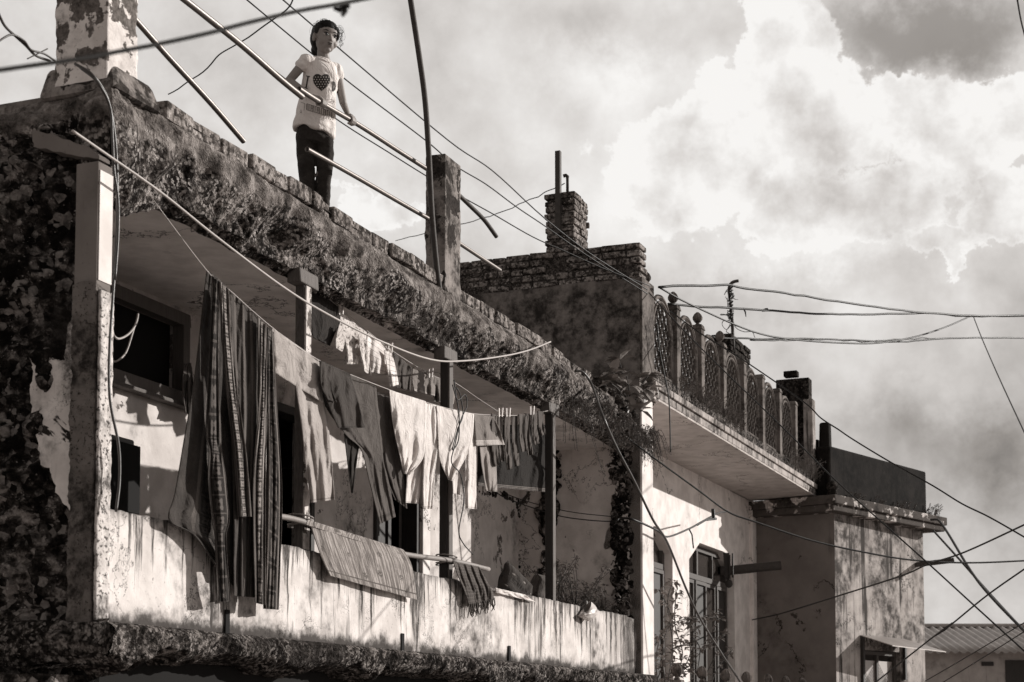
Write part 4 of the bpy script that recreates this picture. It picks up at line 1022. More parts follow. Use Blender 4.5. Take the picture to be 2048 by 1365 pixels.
garment('sari', 'long dark patterned sari with rosette borders, draped from the line down over the balcony wall', 'sari', [
    S([(413, 540, 449, 568), (402, 640, 456, 700), (388, 760, 461, 850), (368, 880, 467, 960), (350, 985, 474, 1050), (338, 1040, 478, 1090), (385, 1068, 480, 1140), (428, 1128, 482, 1190)], n=.05, folds=2.5, amp=.018, seed=1, nu=60),
    S([(424, 552, 440, 564), (420, 700, 436, 704), (412, 860, 442, 862), (418, 900, 444, 905), (416, 960, 452, 960), (424, 1040, 458, 1040), (430, 1080, 452, 1080), (434, 1205, 461, 1203)], n=.115, folds=1.5, amp=.020, seed=2),
    S([(438, 562, 457, 578), (448, 740, 471, 745), (466, 900, 492, 903), (476, 1034, 503, 1034)], n=.125, folds=1.4, amp=.022, seed=3),
    S([(454, 575, 520, 640), (460, 800, 522, 805), (466, 1000, 514, 1000), (468, 1192, 514, 1196)], n=.075, folds=3, amp=.024, seed=4, nu=50),
    S([(515, 634, 533, 651), (518, 800, 533, 800), (506, 960, 531, 960), (510, 1206, 531, 1211)], n=.12, folds=1.5, amp=.022, seed=5),
    S([(531, 650, 547, 665), (533, 800, 553, 800), (533, 960, 564, 992), (527, 1218, 557, 1220)], n=.10, folds=2.2, amp=.022, seed=6)],
    ['sari_dark', 'sari_end', 'sari_light', 'sari_plain', 'sari_light', 'sari_border'], parts=['skirt_panel', 'end_band', 'border_band', 'pleats', 'border_band', 'side_fold'])
garment('kurta', 'pale crumpled long-sleeved shirt hanging right beside the patterned sari', 'shirt', [
    S([(543, 655, 637, 721), (546, 700, 642, 762), (549, 746, 646, 806)], folds=1.6, amp=.018, seed=7, nu=50),
    S([(586, 742, 646, 795), (603, 850, 656, 850), (611, 930, 664, 930), (622, 1006, 669, 1000)], n=.07, folds=2, amp=.02, seed=8)], 'kurta')
garment('trousers', 'mid grey trousers on the line, one long leg pointing down behind a dark jacket', 'trousers', [
    S([(637, 722, 752, 774), (645, 800, 758, 840), (690, 868, 764, 900), (722, 900, 768, 930), (738, 960, 776, 960), (760, 1048, 791, 1034)], n=.06, folds=2, amp=.02, seed=9, nu=50)], 'grey_cotton')
garment('jacket', 'short charcoal hooded jacket hanging in front of the grey trousers', 'jacket', [
    S([(642, 722, 700, 748), (650, 790, 716, 800), (676, 856, 730, 856)], n=.12, folds=1.5, amp=.018, seed=10),
    S([(640, 722, 662, 733), (642, 770, 664, 780), (655, 800, 674, 805)], n=.13, folds=1, amp=.012, seed=11)], 'charcoal')
garment('folded_umbrella', 'furled black umbrella hanging point down below the charcoal jacket', 'umbrella', [
    S([(688, 868, 722, 872), (692, 900, 716, 905), (698, 950, 710, 952), (703, 986, 705, 987)], n=.05, folds=2, amp=.02, seed=12)], 'dark_cotton')
garment('towel', 'long grey towel hanging half hidden behind the first white shirt', 'towel', [
    S([(753, 784, 780, 795), (757, 880, 796, 885), (766, 940, 806, 940), (790, 1000, 814, 1018)], n=.03, folds=2, amp=.015, seed=13)], 'grey_cotton')
garment('white_shirt', 'bright white shirt with a pointed tail and long sleeve, nearer the sari', 'shirt', [
    S([(778, 780, 851, 803), (786, 850, 850, 862), (798, 905, 846, 915), (808, 948, 819, 950)], n=.10, folds=1.6, amp=.024, seed=14, nu=50),
    S([(845, 802, 873, 812), (848, 900, 874, 900), (846, 960, 868, 960), (847, 1018, 865, 1018)], n=.085, folds=1.2, amp=.016, seed=15),
    S([(812, 890, 848, 895), (813, 947, 844, 947), (811, 1006, 837, 1008)], n=.05, folds=1, amp=.015, seed=16)], 'white_cotton')
garment('white_kurta', 'white long-sleeved kurta with a pointed hem, hanging in front of the middle post', 'shirt', [
    S([(873, 812, 948, 828), (876, 870, 944, 880), (880, 920, 930, 918), (897, 960, 905, 963)], n=.10, folds=2, amp=.022, seed=17, nu=50),
    S([(925, 824, 950, 829), (930, 920, 952, 915), (930, 970, 952, 970), (931, 1017, 953, 1019)], n=.09, folds=1, amp=.014, seed=18),
    S([(903, 930, 922, 930), (906, 988, 920, 990)], n=.05, folds=1, amp=.01, seed=19)], 'white_cotton')
garment('tee_shirt', 'grey t-shirt with a light banded hem, between the white kurta and the socks', 'shirt', [
    S([(948, 828, 987, 834), (950, 862, 1000, 862), (952, 892, 1009, 890)], n=.10, folds=1.6, amp=.018, seed=20)], 'banded')
garment('trouser_leg', 'single grey trouser leg hanging below the banded t-shirt', 'trousers', [
    S([(958, 880, 990, 882), (963, 930, 992, 925), (972, 982, 994, 984)], n=.07, folds=1, amp=.014, seed=21)], 'sleeve_grey')
garment('skirt', 'black skirt with a thin pale hem hanging behind the row of socks', 'skirt', [
    S([(958, 850, 1094, 850), (956, 920, 1096, 930), (954, 972, 1098, 985)], n=-.14, folds=4, amp=.02, seed=22, nu=60)], 'skirt_dark')
sock = [(988, 828, 934), (1001, 829, 925), (1014, 829, 941), (1029, 830, 934), (1043, 828, 905), (1055, 827, 912), (1068, 824, 890), (1081, 822, 872)]
slab = ['long dark sock nearest the banded t-shirt', 'dark sock second from the banded t-shirt', 'longest dark sock, third from the banded t-shirt', 'long dark sock in the middle of the sock row', 'short dark sock right of the middle of the row', 'dark sock third from the balcony post', 'dark sock second from the balcony post', 'shortest dark sock, beside the balcony post']
for i, (x, y0, y1) in enumerate(sock):
    mb = MB(); h = y1 - y0; w = 5.4
    panel(mb, [(x - w, y0, x + w, y0 + 2), (x - w, y0 + h * .5, x + w, y0 + h * .5), (x - w + 2, y0 + h * .75, x + w + 3, y0 + h * .72), (x + 1, y1, x + w + 5, y1 - 3)], .09 - .02 * (i % 2), folds=1, amp=.012, seed=30 + i, nu=12, nv=30)
    panel(mb, [(x - w, y0, x + w, y0 + 2), (x - w, y0 + h * .4, x + w, y0 + h * .4), (x - w + 2, y0 + h * .62, x + w, y0 + h * .6)], .055 - .02 * (i % 2), folds=1, amp=.012, seed=40 + i, nu=12, nv=30)
    tag(mb.build('sock', 'sock_dark', smooth=True, solid=.006), slab[i], 'sock', 'dark socks pegged in a row on the line')
NB = -.20
garment('dark_shorts', 'black shorts on the upper line, nearest the left wooden post', 'shorts', [S([(624, 572, 679, 612), (622, 625, 680, 645), (624, 668, 668, 672), (634, 680, 660, 692)], n=NB, folds=1.4, amp=.02, seed=50)], 'dark_cotton')
garment('baby_shirt', 'small pale printed baby shirt with short legs on the upper line', 'shirt', [S([(680, 623, 733, 665), (677, 660, 730, 690), (688, 700, 720, 705), (689, 729, 716, 729)], n=NB, folds=1.4, amp=.022, seed=51), S([(678, 650, 694, 660), (671, 680, 688, 692), (672, 697, 684, 704)], n=NB + .04, folds=.8, amp=.012, seed=52), S([(716, 668, 734, 682), (720, 700, 738, 710), (729, 745, 742, 752)], n=NB + .04, folds=.8, amp=.012, seed=53)], 'offwhite')
garment('romper', 'plain white baby romper pegged in the middle of the upper line', 'romper', [S([(735, 665, 782, 701), (733, 700, 785, 730), (740, 745, 780, 752)], n=NB, folds=1.6, amp=.022, seed=54), S([(768, 700, 784, 708), (774, 735, 792, 740), (780, 775, 797, 770)], n=NB + .04, folds=.8, amp=.012, seed=55)], 'baby_white')
garment('grey_leggings', 'small mid grey leggings on the upper line beside the white romper', 'leggings', [S([(787, 705, 823, 735), (789, 740, 822, 755), (794, 776, 821, 781)], n=NB, folds=2, amp=.018, seed=56)], 'grey_cotton')
garment('denim_shorts', 'small light grey shorts with turned-up hems on the upper line', 'shorts', [S([(825, 738, 867, 752), (824, 760, 870, 775), (828, 782, 869, 793)], n=NB, folds=2, amp=.022, seed=57)], 'denim')
garment('knit_shorts', 'small grey shorts with a pale hem, last on the upper line by the middle post', 'shorts', [S([(868, 754, 908, 764), (867, 780, 910, 788), (869, 804, 907, 808)], n=NB, folds=2, amp=.02, seed=58)], 'short_grey')
# quilt over the bamboo rail
garment('quilt', 'faded striped quilt draped over the bamboo rail of the balcony wall', 'quilt', [
    S([(612, 1050, 800, 1108), (618, 1042, 806, 1100), (632, 1085, 822, 1128), (645, 1120, 829, 1165), (660, 1152, 833, 1200)], n=.05, folds=1.5, amp=.010, seed=60, nu=120, nv=60)], 'quilt')
mb = MB(); panel(mb, [(906, 1124, 958, 1134), (914, 1148, 970, 1156), (928, 1180, 984, 1180), (938, 1212, 988, 1198)], .06, folds=4, amp=.016, seed=61, nu=50, rag=5)
rs = random.Random(6)
for k in range(34):
    u = k / 33; x = 938 + 50 * u; y = 1210 - 14 * u; q = F1.PN(x, y, .06 + rs.uniform(-.01, .01)); l = rs.uniform(.04, .10)
    mb.tube([q, q + Vector((rs.uniform(-.01, .01), 0, -l * .5)), q + Vector((rs.uniform(-.02, .02), 0, -l))], [.003, .0025, .001], 4)
tag(mb.build('fringed_shawl', 'wool', smooth=True, solid=.004), 'dark fringed shawl hanging over the end of the bamboo rail', 'shawl')
# rails
mb = MB(); mb.tube(cat_rom([F1.PN(x, y, -.015) for x, y in ((553, 1032), (600, 1042), (700, 1075), (800, 1107), (905, 1122), (977, 1139))], 8), [.017] * 41, 10)
tag(mb.build('bamboo_rail', 'bamboo', smooth=True), 'thin bamboo rail tied to the wooden posts just above the balcony wall', 'rail')
for (x, y, w) in ((601, 1042, 'left wooden post'), (893, 1120, 'middle wooden post')):
    mb = MB(); c = F1.PN(x, y, -.06)
    for k in range(5): mb.tube([c + F1.d * .06 * math.cos(q) + F1.n * .075 * math.sin(q) + Vector((0, 0, .012 * (k - 2) + .01 * math.sin(q + k))) for q in [j * math.pi / 8 for j in range(17)]], .005, 5)
    tag(mb.build('rope_lashing', 'bamboo', smooth=True), 'wraps of rope lashing the bamboo rail to the ' + w, 'rope')
# pegs
for (x, y, n, w, m) in ((682, 620, NB + .02, 'between the black shorts and the baby shirt', 'peg'), (780, 697, NB + .02, 'at the end of the white romper', 'peg'), (861, 747, NB + .02, 'on the light grey shorts', 'peg'),
                     (1001, 826, .11, 'on the second sock of the row', 'peg_light'), (1016, 826, .11, 'on the longest sock of the row', 'peg_light'), (1064, 822, .11, 'on the sock second from the post', 'peg_light')):
    mb = MB(); q = F1.PN(x, y, n)
    for s in (-1, 1):
        a = q + F1.n * .008 * s; mb.hexa([a + F1.d * dt + F1.n * dn * s + Vector((0, 0, dz)) for dz in (-.03, .035) for dt, dn in ((-.006, 0), (.006, 0), (.006, .007 + (.006 if dz > 0 else 0)), (-.006, .007 + (.006 if dz > 0 else 0)))])
    tag(mb.build('clothes_peg', m, bevel=.001), 'pale clothes peg ' + w, 'peg', 'clothes pegs on the washing lines')
# balcony odds and ends
mb = MB()
def pil(c, a, b, h, ax): 
    def f(u, v):
        x = u * 2 - 1; y = v * 2 - 1; e = (1 - abs(x) ** 3.5) * (1 - abs(y) ** 3.5); return x, y, e
    for s in (1, -1): mb.grid(lambda u, v: c + ax[0] * a * f(u, v)[0] + ax[1] * b * f(u, v)[1] + ax[2] * (h * s * (max(0, f(u, v)[2]) ** .5) + .012 * noise.noise(Vector((u * 5, v * 5, s)))), 20, 20)
cc = F1.PN(1030, 1176, -.10); ax = (F1.d, (F1.n * .35 + Vector((0, 0, .93))).normalized(), (F1.n * .93 - Vector((0, 0, .35))).normalized())
pil(cc, .27, .12, .06, (ax[0].lerp(Vector((0, 0, -1)), .22).normalized(), ax[1], ax[2])); tag(mb.build('cushion', 'cushion', smooth=True), 'dark patterned cushion leaning on top of the balcony wall', 'cushion')
mb = MB(); cc = F1.PN(1082, 1180, -.2); pil(cc, .2, .12, .07, ax); tag(mb.build('pillow', 'grey_cotton', smooth=True), 'plain grey pillow behind the patterned cushion', 'pillow')
mb = MB(); panel(mb, [(990, 1176, 1050, 1190), (992, 1186, 1070, 1204)], .03, folds=3, amp=.012, seed=70); tag(mb.build('cloth_scrap', 'baby_white', smooth=True, solid=.004), 'small pale cloth scrap lying over the wall edge under the patterned cushion', 'cloth')
mb = MB()
def bag(u, v):
    a = u * 2 * math.pi; q = F1.PN(1176, 1226, .05); r = .115 * math.sin(math.pi * (.15 + .8 * v)) * (1 + .35 * noise.noise(Vector((math.cos(a) * 2, math.sin(a) * 2, v * 4))))
    return q + F1.d * r * 1.35 * math.cos(a) + F1.n * r * .45 * math.sin(a) + Vector((0, 0, .05 - .12 * v + .05 * math.cos(a) * (1 - v)))
mb.grid(bag, 40, 16)
tag(mb.build('plastic_bag', 'plastic_white', smooth=True), 'crumpled white plastic bag slumped over the right end of the balcony wall', 'bag')
mb = MB(); panel(mb, [(368, 728, 382, 726), (364, 770, 386, 765), (370, 826, 384, 832)], -1.05, folds=2, amp=.02, seed=71); tag(mb.build('wall_rag', 'grey_cotton', smooth=True, solid=.004), 'small grey rag hung on the back wall beside the high window', 'rag')
a = F1.inv(F1.PN(200, 1000, -.8)); b = F1.inv(F1.PN(283, 1000, -.8)); zt = F1.PN(250, 872, -.8).z
cab = thing('cabinet', F1((a[0] + b[0]) / 2, -.95, .3), 'dark cabinet with a sloped top standing on the balcony at the left end', 'cabinet')
mb = MB(); mb.box(F1, a[0] - .3, b[0], -1.1, -.8, .3, zt, jit=.0, taper=.03); mb.build('body', 'dark_cabinet', cab, bevel=.012)
mb = MB(); mb.box(F1, a[0] - .25, b[0] - .03, -.799, -.79, zt - .42, zt - .04); mb.build('front_panel', 'void_dark', cab, bevel=.003)
def wire(name, label, pts, Ya, Yb, r, mat='wire_black', cat='wire', group=None, sides=6, sm=6, wob=0):
    L = [0]
    for i in range(1, len(pts)): L.append(L[-1] + math.hypot(pts[i][0] - pts[i - 1][0], pts[i][1] - pts[i - 1][1]))
    P = [PD(p[0], p[1], 1 / ((1 / Ya) * (1 - l / L[-1]) + (1 / Yb) * (l / L[-1]))) for p, l in zip(pts, L)]
    Q = cat_rom(P, sm)
    if wob: Q = [q + Vector((noise.noise(q * 3), 0, noise.noise(q * 3 + Vector((9, 9, 9))))) * wob for q in Q]
    mb = MB(); mb.tube(Q, r, sides); return tag(mb.build(name, mat, smooth=True), label, cat, group)
def wireN(name, label, pts, n, r, mat='wire_black', cat='cable', F=F1, sides=6, sm=7):
    mb = MB(); mb.tube(cat_rom([F.PN(p[0], p[1], p[2] if len(p) > 2 else n) for p in pts], sm), r, sides); return tag(mb.build(name, mat, smooth=True), label, cat)
wireN('hose', 'pale thick cable sagging along under the roof edge and up to the bricks', [(145, 262, .16), (200, 300), (320, 384), (430, 472), (560, 570), (650, 626), (760, 682), (860, 719), (930, 722), (1010, 712), (1060, 700), (1101, 684, .09)], .15, .0062, 'cable_grey', sides=8)
wireN('clothes_line', 'thin front washing line carrying the sari, shirts and socks', [(300, 392, .0), (413, 541, .08), (456, 578, .09), (545, 656, .09), (640, 722, .09), (776, 779, .09), (872, 811, .09), (948, 828, .09), (1040, 831, .08), (1096, 822, -.03)], .085, .0028, 'cable_grey', 'clothes line')
wireN('clothes_line', 'thin upper washing line behind the posts, carrying baby clothes', [(612, 562, -.12), (680, 616, NB), (782, 700, NB), (867, 752, NB), (908, 765, NB), (960, 800, -.12), (1000, 826, -.05)], NB, .0028, 'cable_grey', 'clothes line')
wireN('hanging_cord', 'loose black cords dangling from the middle post over the white kurta', [(905, 770), (915, 800), (930, 790), (934, 812), (922, 840), (910, 890), (903, 925), (921, 950), (928, 1000), (918, 1060), (925, 1085), (946, 1110)], .13, .004)
wireN('hanging_cord', 'short knotted cord bundle hanging at the top of the middle post', [(908, 760), (912, 790), (918, 830), (917, 880), (905, 900), (915, 860), (926, 830), (920, 790), (912, 775)], .125, .0045)
wireN('black_cable', 'black cable dropping from the roof corner past the corner post to the balcony wall', [(150, 128, .02), (185, 150), (214, 195), (228, 260), (234, 340), (234, 440), (228, 560), (219, 700), (220, 800), (237, 890), (239, 960), (232, 1024)], .11, .0065, 'cable_rubber', sides=8)
wireN('black_cable', 'second black cable looping beside the first at the roof corner', [(160, 135, .02), (195, 165), (220, 215), (225, 280), (228, 340), (236, 400), (236, 470), (230, 560)], .13, .0065, 'cable_rubber', sides=8)
wireN('balcony_cable', 'sagging pair of thin cables across the end wall of the balcony', [(990, 984, -1.0), (1020, 1000, -.9), (1110, 1030, -.7), (1170, 1040, -.4), (1226, 1043, -.1), (1240, 1036, -.05)], -.5, .005)
wireN('balcony_cable', 'upper thin cable crossing the end wall of the balcony', [(1000, 984, -1.0), (1060, 1005, -.8), (1140, 1024, -.5), (1226, 1034, -.1)], -.5, .004)
wireN('bent_wire', 'pale bent wire with a stripped tip poking out before the high window', [(224, 660, -.5), (228, 672), (238, 678), (255, 670), (268, 655), (274, 640), (276, 628)], -.45, .006, 'cable_grey')
wireN('bent_wire', 'lower pale loop of wire hanging before the high window', [(224, 722, -.5), (235, 722), (252, 705), (264, 670), (270, 650)], -.45, .005, 'cable_grey')
wireN('black_cable', 'thick black cable falling from the roof edge across the pale front of the terrace house', [(1150, 742, .0), (1166, 745, .05), (1184, 771, .1), (1207, 836), (1234, 897), (1268, 962), (1306, 1040), (1335, 1086), (1371, 1175), (1399, 1235), (1442, 1306), (1481, 1365), (1500, 1400)], .35, .011, 'cable_rubber', sides=8)
wireN('twisted_wire', 'spliced wire sagging across the pale wall above the octagonal shutters', [(1240, 1036, -.1), (1267, 1040, .1), (1314, 1061, .1), (1335, 1074, .05), (1378, 1058, -.1), (1400, 1046, -.2), (1420, 1035, -.3), (1438, 1026, -.4), (1452, 1024, -.5)], 0, .010, F=F2)
mb = MB(); mb.tube([F2.PN(x, y, -.2) for x, y in ((1378, 1058), (1384, 1070), (1387, 1097))], .008, 6); tag(mb.build('wire_tail', 'wire_black'), 'loose wire tail hanging from the splice above the octagonal shutters', 'wire')
mb = MB(); mb.tube([F2.PN(x, y, -.3) for x, y in ((1426, 1018), (1427, 1040))], .022, 6); mb.tube([F2.PN(x, y, -.3) for x, y in ((1395, 1050), (1412, 1040), (1432, 1038))], .014, 6)
tag(mb.build('wire_clamp', 'wire_black'), 'small black clamp on the spliced wire above the octagonal shutters', 'clamp')
wireN('hanging_cord', 'thin cord dangling from the first balustrade panel below the slab edge', [(1314, 646), (1319, 700), (1325, 733), (1337, 794), (1340, 850), (1341, 905)], .09, .007, F=F2)
A_ = 'power wires converging on the terrace corner post'
wire('power_wire', 'uppermost of the wires that run from behind the girl to the terrace corner', [(560, -5), (625, 51), (678, 97), (895, 280), (985, 342), (1086, 434), (1181, 508), (1295, 580)], 10.8, 14.85, .0055, group=A_)
wire('power_wire', 'middle wire running behind the girl, kinked near the roof pillar', [(490, -3), (618, 103), (678, 149), (724, 185), (851, 281), (911, 332), (972, 369), (1034, 415), (1089, 452), (1169, 508), (1255, 563), (1295, 588)], 11, 14.85, .0055, group=A_)
wire('power_wire', 'lowest wire from the girl\'s waist past the roof pillar to the terrace corner', [(360, -5), (430, 55), (560, 150), (672, 238), (777, 305), (852, 352), (920, 392), (985, 428), (1065, 474), (1126, 501), (1209, 538), (1300, 572)], 11.2, 14.85, .0055, group=A_)
wire('thin_wire', 'fine wavy wire behind the brick stack, far left to top', [(790, 482), (880, 460), (980, 432), (1060, 400), (1100, 382), (1130, 366)], 24, 17, .006, wob=.02)
wire('thin_wire', 'fine wavy wire crossing the sky between the two left railing pipes', [(338, 190), (400, 150), (440, 112), (480, 88), (540, 40), (575, 14), (588, -8)], 11, 9, .0045, wob=.02)
wire('overhead_wire', 'long straight wire slanting from the terrace corner down across the tower', [(1298, 586), (1371, 665), (1455, 749), (1569, 859), (1675, 965), (1782, 1061), (1856, 1127), (1949, 1212), (2070, 1322)], 15.2, 9, .0055)
wire('overhead_wire', 'wire dipping from the terrace corner and rising to the junction at right', [(1318, 575), (1378, 608), (1504, 663), (1592, 680), (1700, 687), (1760, 686), (1830, 674), (1890, 655), (1943, 632)], 15.3, 22, .010)
wire('overhead_wire', 'top wire from the terrace corner over the service mast to the right edge', [(1316, 573), (1400, 572), (1455, 571), (1481, 575), (1569, 587), (1700, 607), (1850, 626), (1943, 632), (2070, 631)], 15.3, 22, .012, wob=.012)
wire('overhead_wire', 'second wire from the terrace with small knots, level with the finials', [(1337, 609), (1410, 614), (1493, 619), (1600, 626), (1700, 629), (1850, 627), (1943, 633), (2070, 632)], 16, 22.2, .012, wob=.012)
wire('overhead_wire', 'level wire just above the small brick stack running to the right edge', [(1417, 674), (1493, 678), (1607, 678), (1700, 681), (1800, 684), (1900, 677), (2070, 676)], 18, 24, .011, wob=.012)
wire('overhead_wire', 'loosely waving twin of the level wire above the small brick stack', [(1500, 680), (1560, 682), (1640, 679), (1740, 683), (1830, 677), (1870, 677)], 19, 23, .009, wob=.02)
wire('overhead_wire', 'single wire dropping from the junction at right toward the lower right edge', [(1947, 634), (1965, 680), (2000, 760), (2065, 900)], 22, 14, .007)
wire('overhead_wire', 'kinked wire from the lattice tops down over the tower parapet', [(1340, 622), (1398, 665), (1493, 725), (1607, 804), (1641, 836), (1676, 859), (1707, 880), (1778, 923), (1864, 971), (1924, 1008), (1981, 1036), (2070, 1087)], 16, 12, .0065)
wire('overhead_wire', 'wire sagging from the roof end across both pale walls to the right edge', [(1238, 863), (1302, 912), (1394, 979), (1456, 1024), (1510, 1044), (1622, 1081), (1729, 1105), (1828, 1121), (1942, 1126), (2070, 1121)], 14.6, 17, .009)
wire('overhead_wire', 'wire rising from the shaded tower wall to the right edge', [(1505, 1240), (1560, 1228), (1658, 1198), (1800, 1153), (1856, 1129), (1931, 1104), (2070, 1040)], 21.5, 14, .009)
wire('thick_wire', 'outer of the two thick wires dropping from the cornice end', [(1862, 1040), (1878, 1042), (1899, 1072), (1942, 1143), (1984, 1196), (2070, 1284)], 22.5, 16, .016)
wire('thick_wire', 'inner of the two thick wires dropping from the cornice end', [(1867, 1062), (1924, 1125), (1977, 1185), (2030, 1243), (2070, 1286)], 22.5, 16, .014)
wire('overhead_wire', 'dark sleeved wire crossing in front of the tin-hooded window', [(1745, 1370), (1835, 1299), (1871, 1271), (1903, 1249), (1977, 1189), (2070, 1124)], 16, 13, .008)
wire('overhead_wire', 'upper of two thin wires crossing the tin shed roof', [(1850, 1363), (1924, 1320), (2070, 1233)], 18, 14, .006)
wire('overhead_wire', 'lower of two thin wires crossing the tin shed roof', [(1870, 1375), (1956, 1322), (2070, 1250)], 18, 14, .006)
wire('overhead_wire', 'short piece of wire in the top right corner of the sky', [(2034, -5), (2042, 40), (2052, 80)], 9, 10, .006)
for x0, y0, x1, y1, Y, r, w_ in ((1870, 1272, 1905, 1246, 15, .014, 'black taped sleeve on the wire above the tin shed roof'), (1486, 616, 1492, 634, 18, .01, 'frayed tail of tape on the second wire, nearest the service mast'), (1524, 622, 1536, 618, 18, .02, 'small black knot on the second wire, right of the frayed tail')):
    mb = MB(); mb.tube([PD(x0, y0, Y), PD((x0 + x1) / 2 + 2, (y0 + y1) / 2, Y), PD(x1, y1, Y)], [r * .6, r, r * .5], 6)
    tag(mb.build('wire_knot', 'wire_black'), w_, 'knot')
wire('near_cable', 'thick blurred cable crossing close to the camera at the upper left', [(-30, 145), (60, 132), (160, 118), (240, 103), (320, 88), (420, 66), (500, 45), (600, 22), (680, 8), (780, -12)], 2.7, 3.3, .0042, 'wire_black', 'cable')
mb = MB(); Yk = 3.05
for a, b, c in (((668, 16), (680, 22), (690, 16)), ((688, 14), (692, 22), (684, 32)), ((672, 20), (684, 16), (700, 12))): mb.tube([PD(a[0], a[1], Yk), PD(b[0], b[1], Yk), PD(c[0], c[1], Yk)], .0045, 6)
tag(mb.build('cable_knot', 'wire_black'), 'blurred knot of tape on the thick near cable above the girl', 'knot')
wire('looped_cable', 'dark cable curling at the top left corner beside the roof pillar', [(-10, 10), (8, 50), (30, 72), (52, 92), (72, 112), (100, 122)], 6.6, 7.2, .006, 'cable_rubber', 'cable')
wire('looped_cable', 'second dark cable arching at the top left corner', [(-10, 90), (8, 76), (26, 70), (48, 82), (62, 100), (88, 108), (110, 122)], 6.7, 7.2, .005, 'cable_rubber', 'cable')
wire('looped_cable', 'thin wire lying across the dark roof edge at the left', [(55, 118), (75, 108), (95, 98)], 7, 7.2, .003, 'cable_rubber', 'cable')
# ------------------------------------------------ railing pipes on the roof
def pipe(label, pts, n, r=.0165, mat='pipe_metal', hollow=(0,)):
    P = cat_rom([F1.PN(x, y, p[0] if p else n) for x, y, *p in pts], 8); mb = MB(); mb.tube(P, r, 14, cap=False)
    for end in (0, 1):
        p, q = (P[0], P[1]) if end == 0 else (P[-1], P[-2]); d = (q - p).normalized()
        a = Vector((0, 0, 1)).cross(d).normalized(); b = a.cross(d)
        R0 = [p + (a * math.cos(k * math.pi / 7) + b * math.sin(k * math.pi / 7)) * r for k in range(14)]
        R1 = [p + (a * math.cos(k * math.pi / 7) + b * math.sin(k * math.pi / 7)) * r * .8 for k in range(14)]
        R2 = [x + d * .12 for x in R1]; mb.ring([R0, R1, R2], cap=False)
    return tag(mb.build('railing_pipe', mat, smooth=True), label, 'pipe', 'loose railing pipes along the roof edge')
pipe('steel pipe slanting from the top of the picture to the girl\'s right elbow', [(350, -15), (372, 2), (480, 88), (560, 158), (604, 194)], -.03, .0175)
pipe('long steel pipe the girl grips, running through the roof pillar', [(598, 178), (640, 205), (720, 252), (800, 304), (875, 352)], -.10, .0155)
pipe('lower steel pipe starting in front of the girl\'s legs and running to the roof pillar', [(614, 299), (700, 347), (800, 405), (880, 451)], -.08, .0150)
pipe('steel pipe descending from the left roof pillar to the brick course', [(262, 30), (340, 118), (420, 205), (487, 283)], -.14, .0155)
pipe('dark bent pipe end poking out right of the roof pillar', [(905, 378, -.10), (940, 412, -.06), (968, 440, -.03), (993, 474, .0)], -.05, .0155, 'rust_metal')
pipe('straight pale pipe end poking out low at the right of the roof pillar', [(905, 478), (950, 508), (1000, 541)], -.08, .0145)
mb = MB(); mb.tube(cat_rom([F1.PN(x, y, -.01) for x, y in ((818, -20), (838, 110), (850, 200), (857, 300), (864, 430), (874, 540), (880, 585))], 8), .019, 10)
tag(mb.build('upright_pole', 'rust_metal', smooth=True), 'tall dark slightly bent pole rising in front of the roof pillar', 'pole')
mb = MB()
plain('twig_dry', .14, .9, .4, 30)
# ============================================================ plants
def leaf(mb, c, d, up, L, W, fold=.25):
    d = d.normalized(); s = d.cross(up).normalized() if d.cross(up).length > .01 else Vector((1, 0, 0)); u = s.cross(d).normalized()
    p = [c, c + d * L * .35 + s * W * .5 + u * W * fold, c + d * L * .75 + s * W * .32 + u * W * fold * .5 - u * L * .06, c + d * L - u * L * .18, c + d * L * .75 - s * W * .32 + u * W * fold * .5 - u * L * .06, c + d * L * .35 - s * W * .5 + u * W * fold, c + d * L * .4, c + d * L * .75 - u * L * .06]
    mb.add(p, [(0, 1, 6), (1, 2, 7, 6), (2, 3, 7), (0, 6, 5), (6, 7, 4, 5), (7, 3, 4)])
def plant(name, label, cat, loc, stems, leafL, leafW, nleaf, rs, lean=Vector((0, 0, 0)), mats=('leaf', 'twig'), spread=.3, h=.5, flowers=0, r=.006, droop=0, group=None):
    root = thing(name, loc, label, cat, group); L = MB(); S_ = MB(); Fl = MB(); base = Vector(loc)
    for k in range(stems):
        a = rs.uniform(0, 6.28); hh = h * rs.uniform(.5, 1.05); b = base + Vector((rs.uniform(-1, 1), rs.uniform(-1, 1), 0)) * spread * .3
        tip = b + Vector((math.cos(a) * spread * rs.uniform(.3, 1), math.sin(a) * spread * rs.uniform(.3, 1), hh)) + lean * hh
        mid = (b + tip) / 2 + Vector((rs.uniform(-.1, .1), rs.uniform(-.1, .1), .1)) * h
        pts = cat_rom([b, mid, tip - Vector((0, 0, droop * hh))], 7); S_.tube(pts, [r * (1 - .7 * i / 14) for i in range(len(pts))], 5)
        for j in range(nleaf):
            q = pts[min(len(pts) - 1, int(len(pts) * rs.uniform(.15, 1)))]
            d = Vector((rs.uniform(-1, 1), rs.uniform(-1, 1), rs.uniform(-.5, .6)))
            if d.length < .1: continue
            st = q + d.normalized() * leafL * .25
            leaf(L, st, d, Vector((0, 0, 1)), leafL * rs.uniform(.6, 1.15), leafW * rs.uniform(.7, 1.1))
        if rs.random() < flowers:
            for q in range(7):
                d = Vector((math.cos(q * .9), math.sin(q * .9), .3)); leaf(Fl, pts[-1], d, Vector((0, 0, 1)), leafL * .55, leafW * .5)
    S_.build('stem', mats[1], root, smooth=True); L.build('foliage', mats[0], root)
    if Fl.v: Fl.build('flower', 'petal', root)
    return root
rs = random.Random(11)
plant('potted_bush', 'leafy bush with small buds growing behind the right end of the balcony wall', 'bush', F1(5.25, -.38, .75), 40, .05, .022, 24, rs, spread=.45, h=.72, flowers=.5)
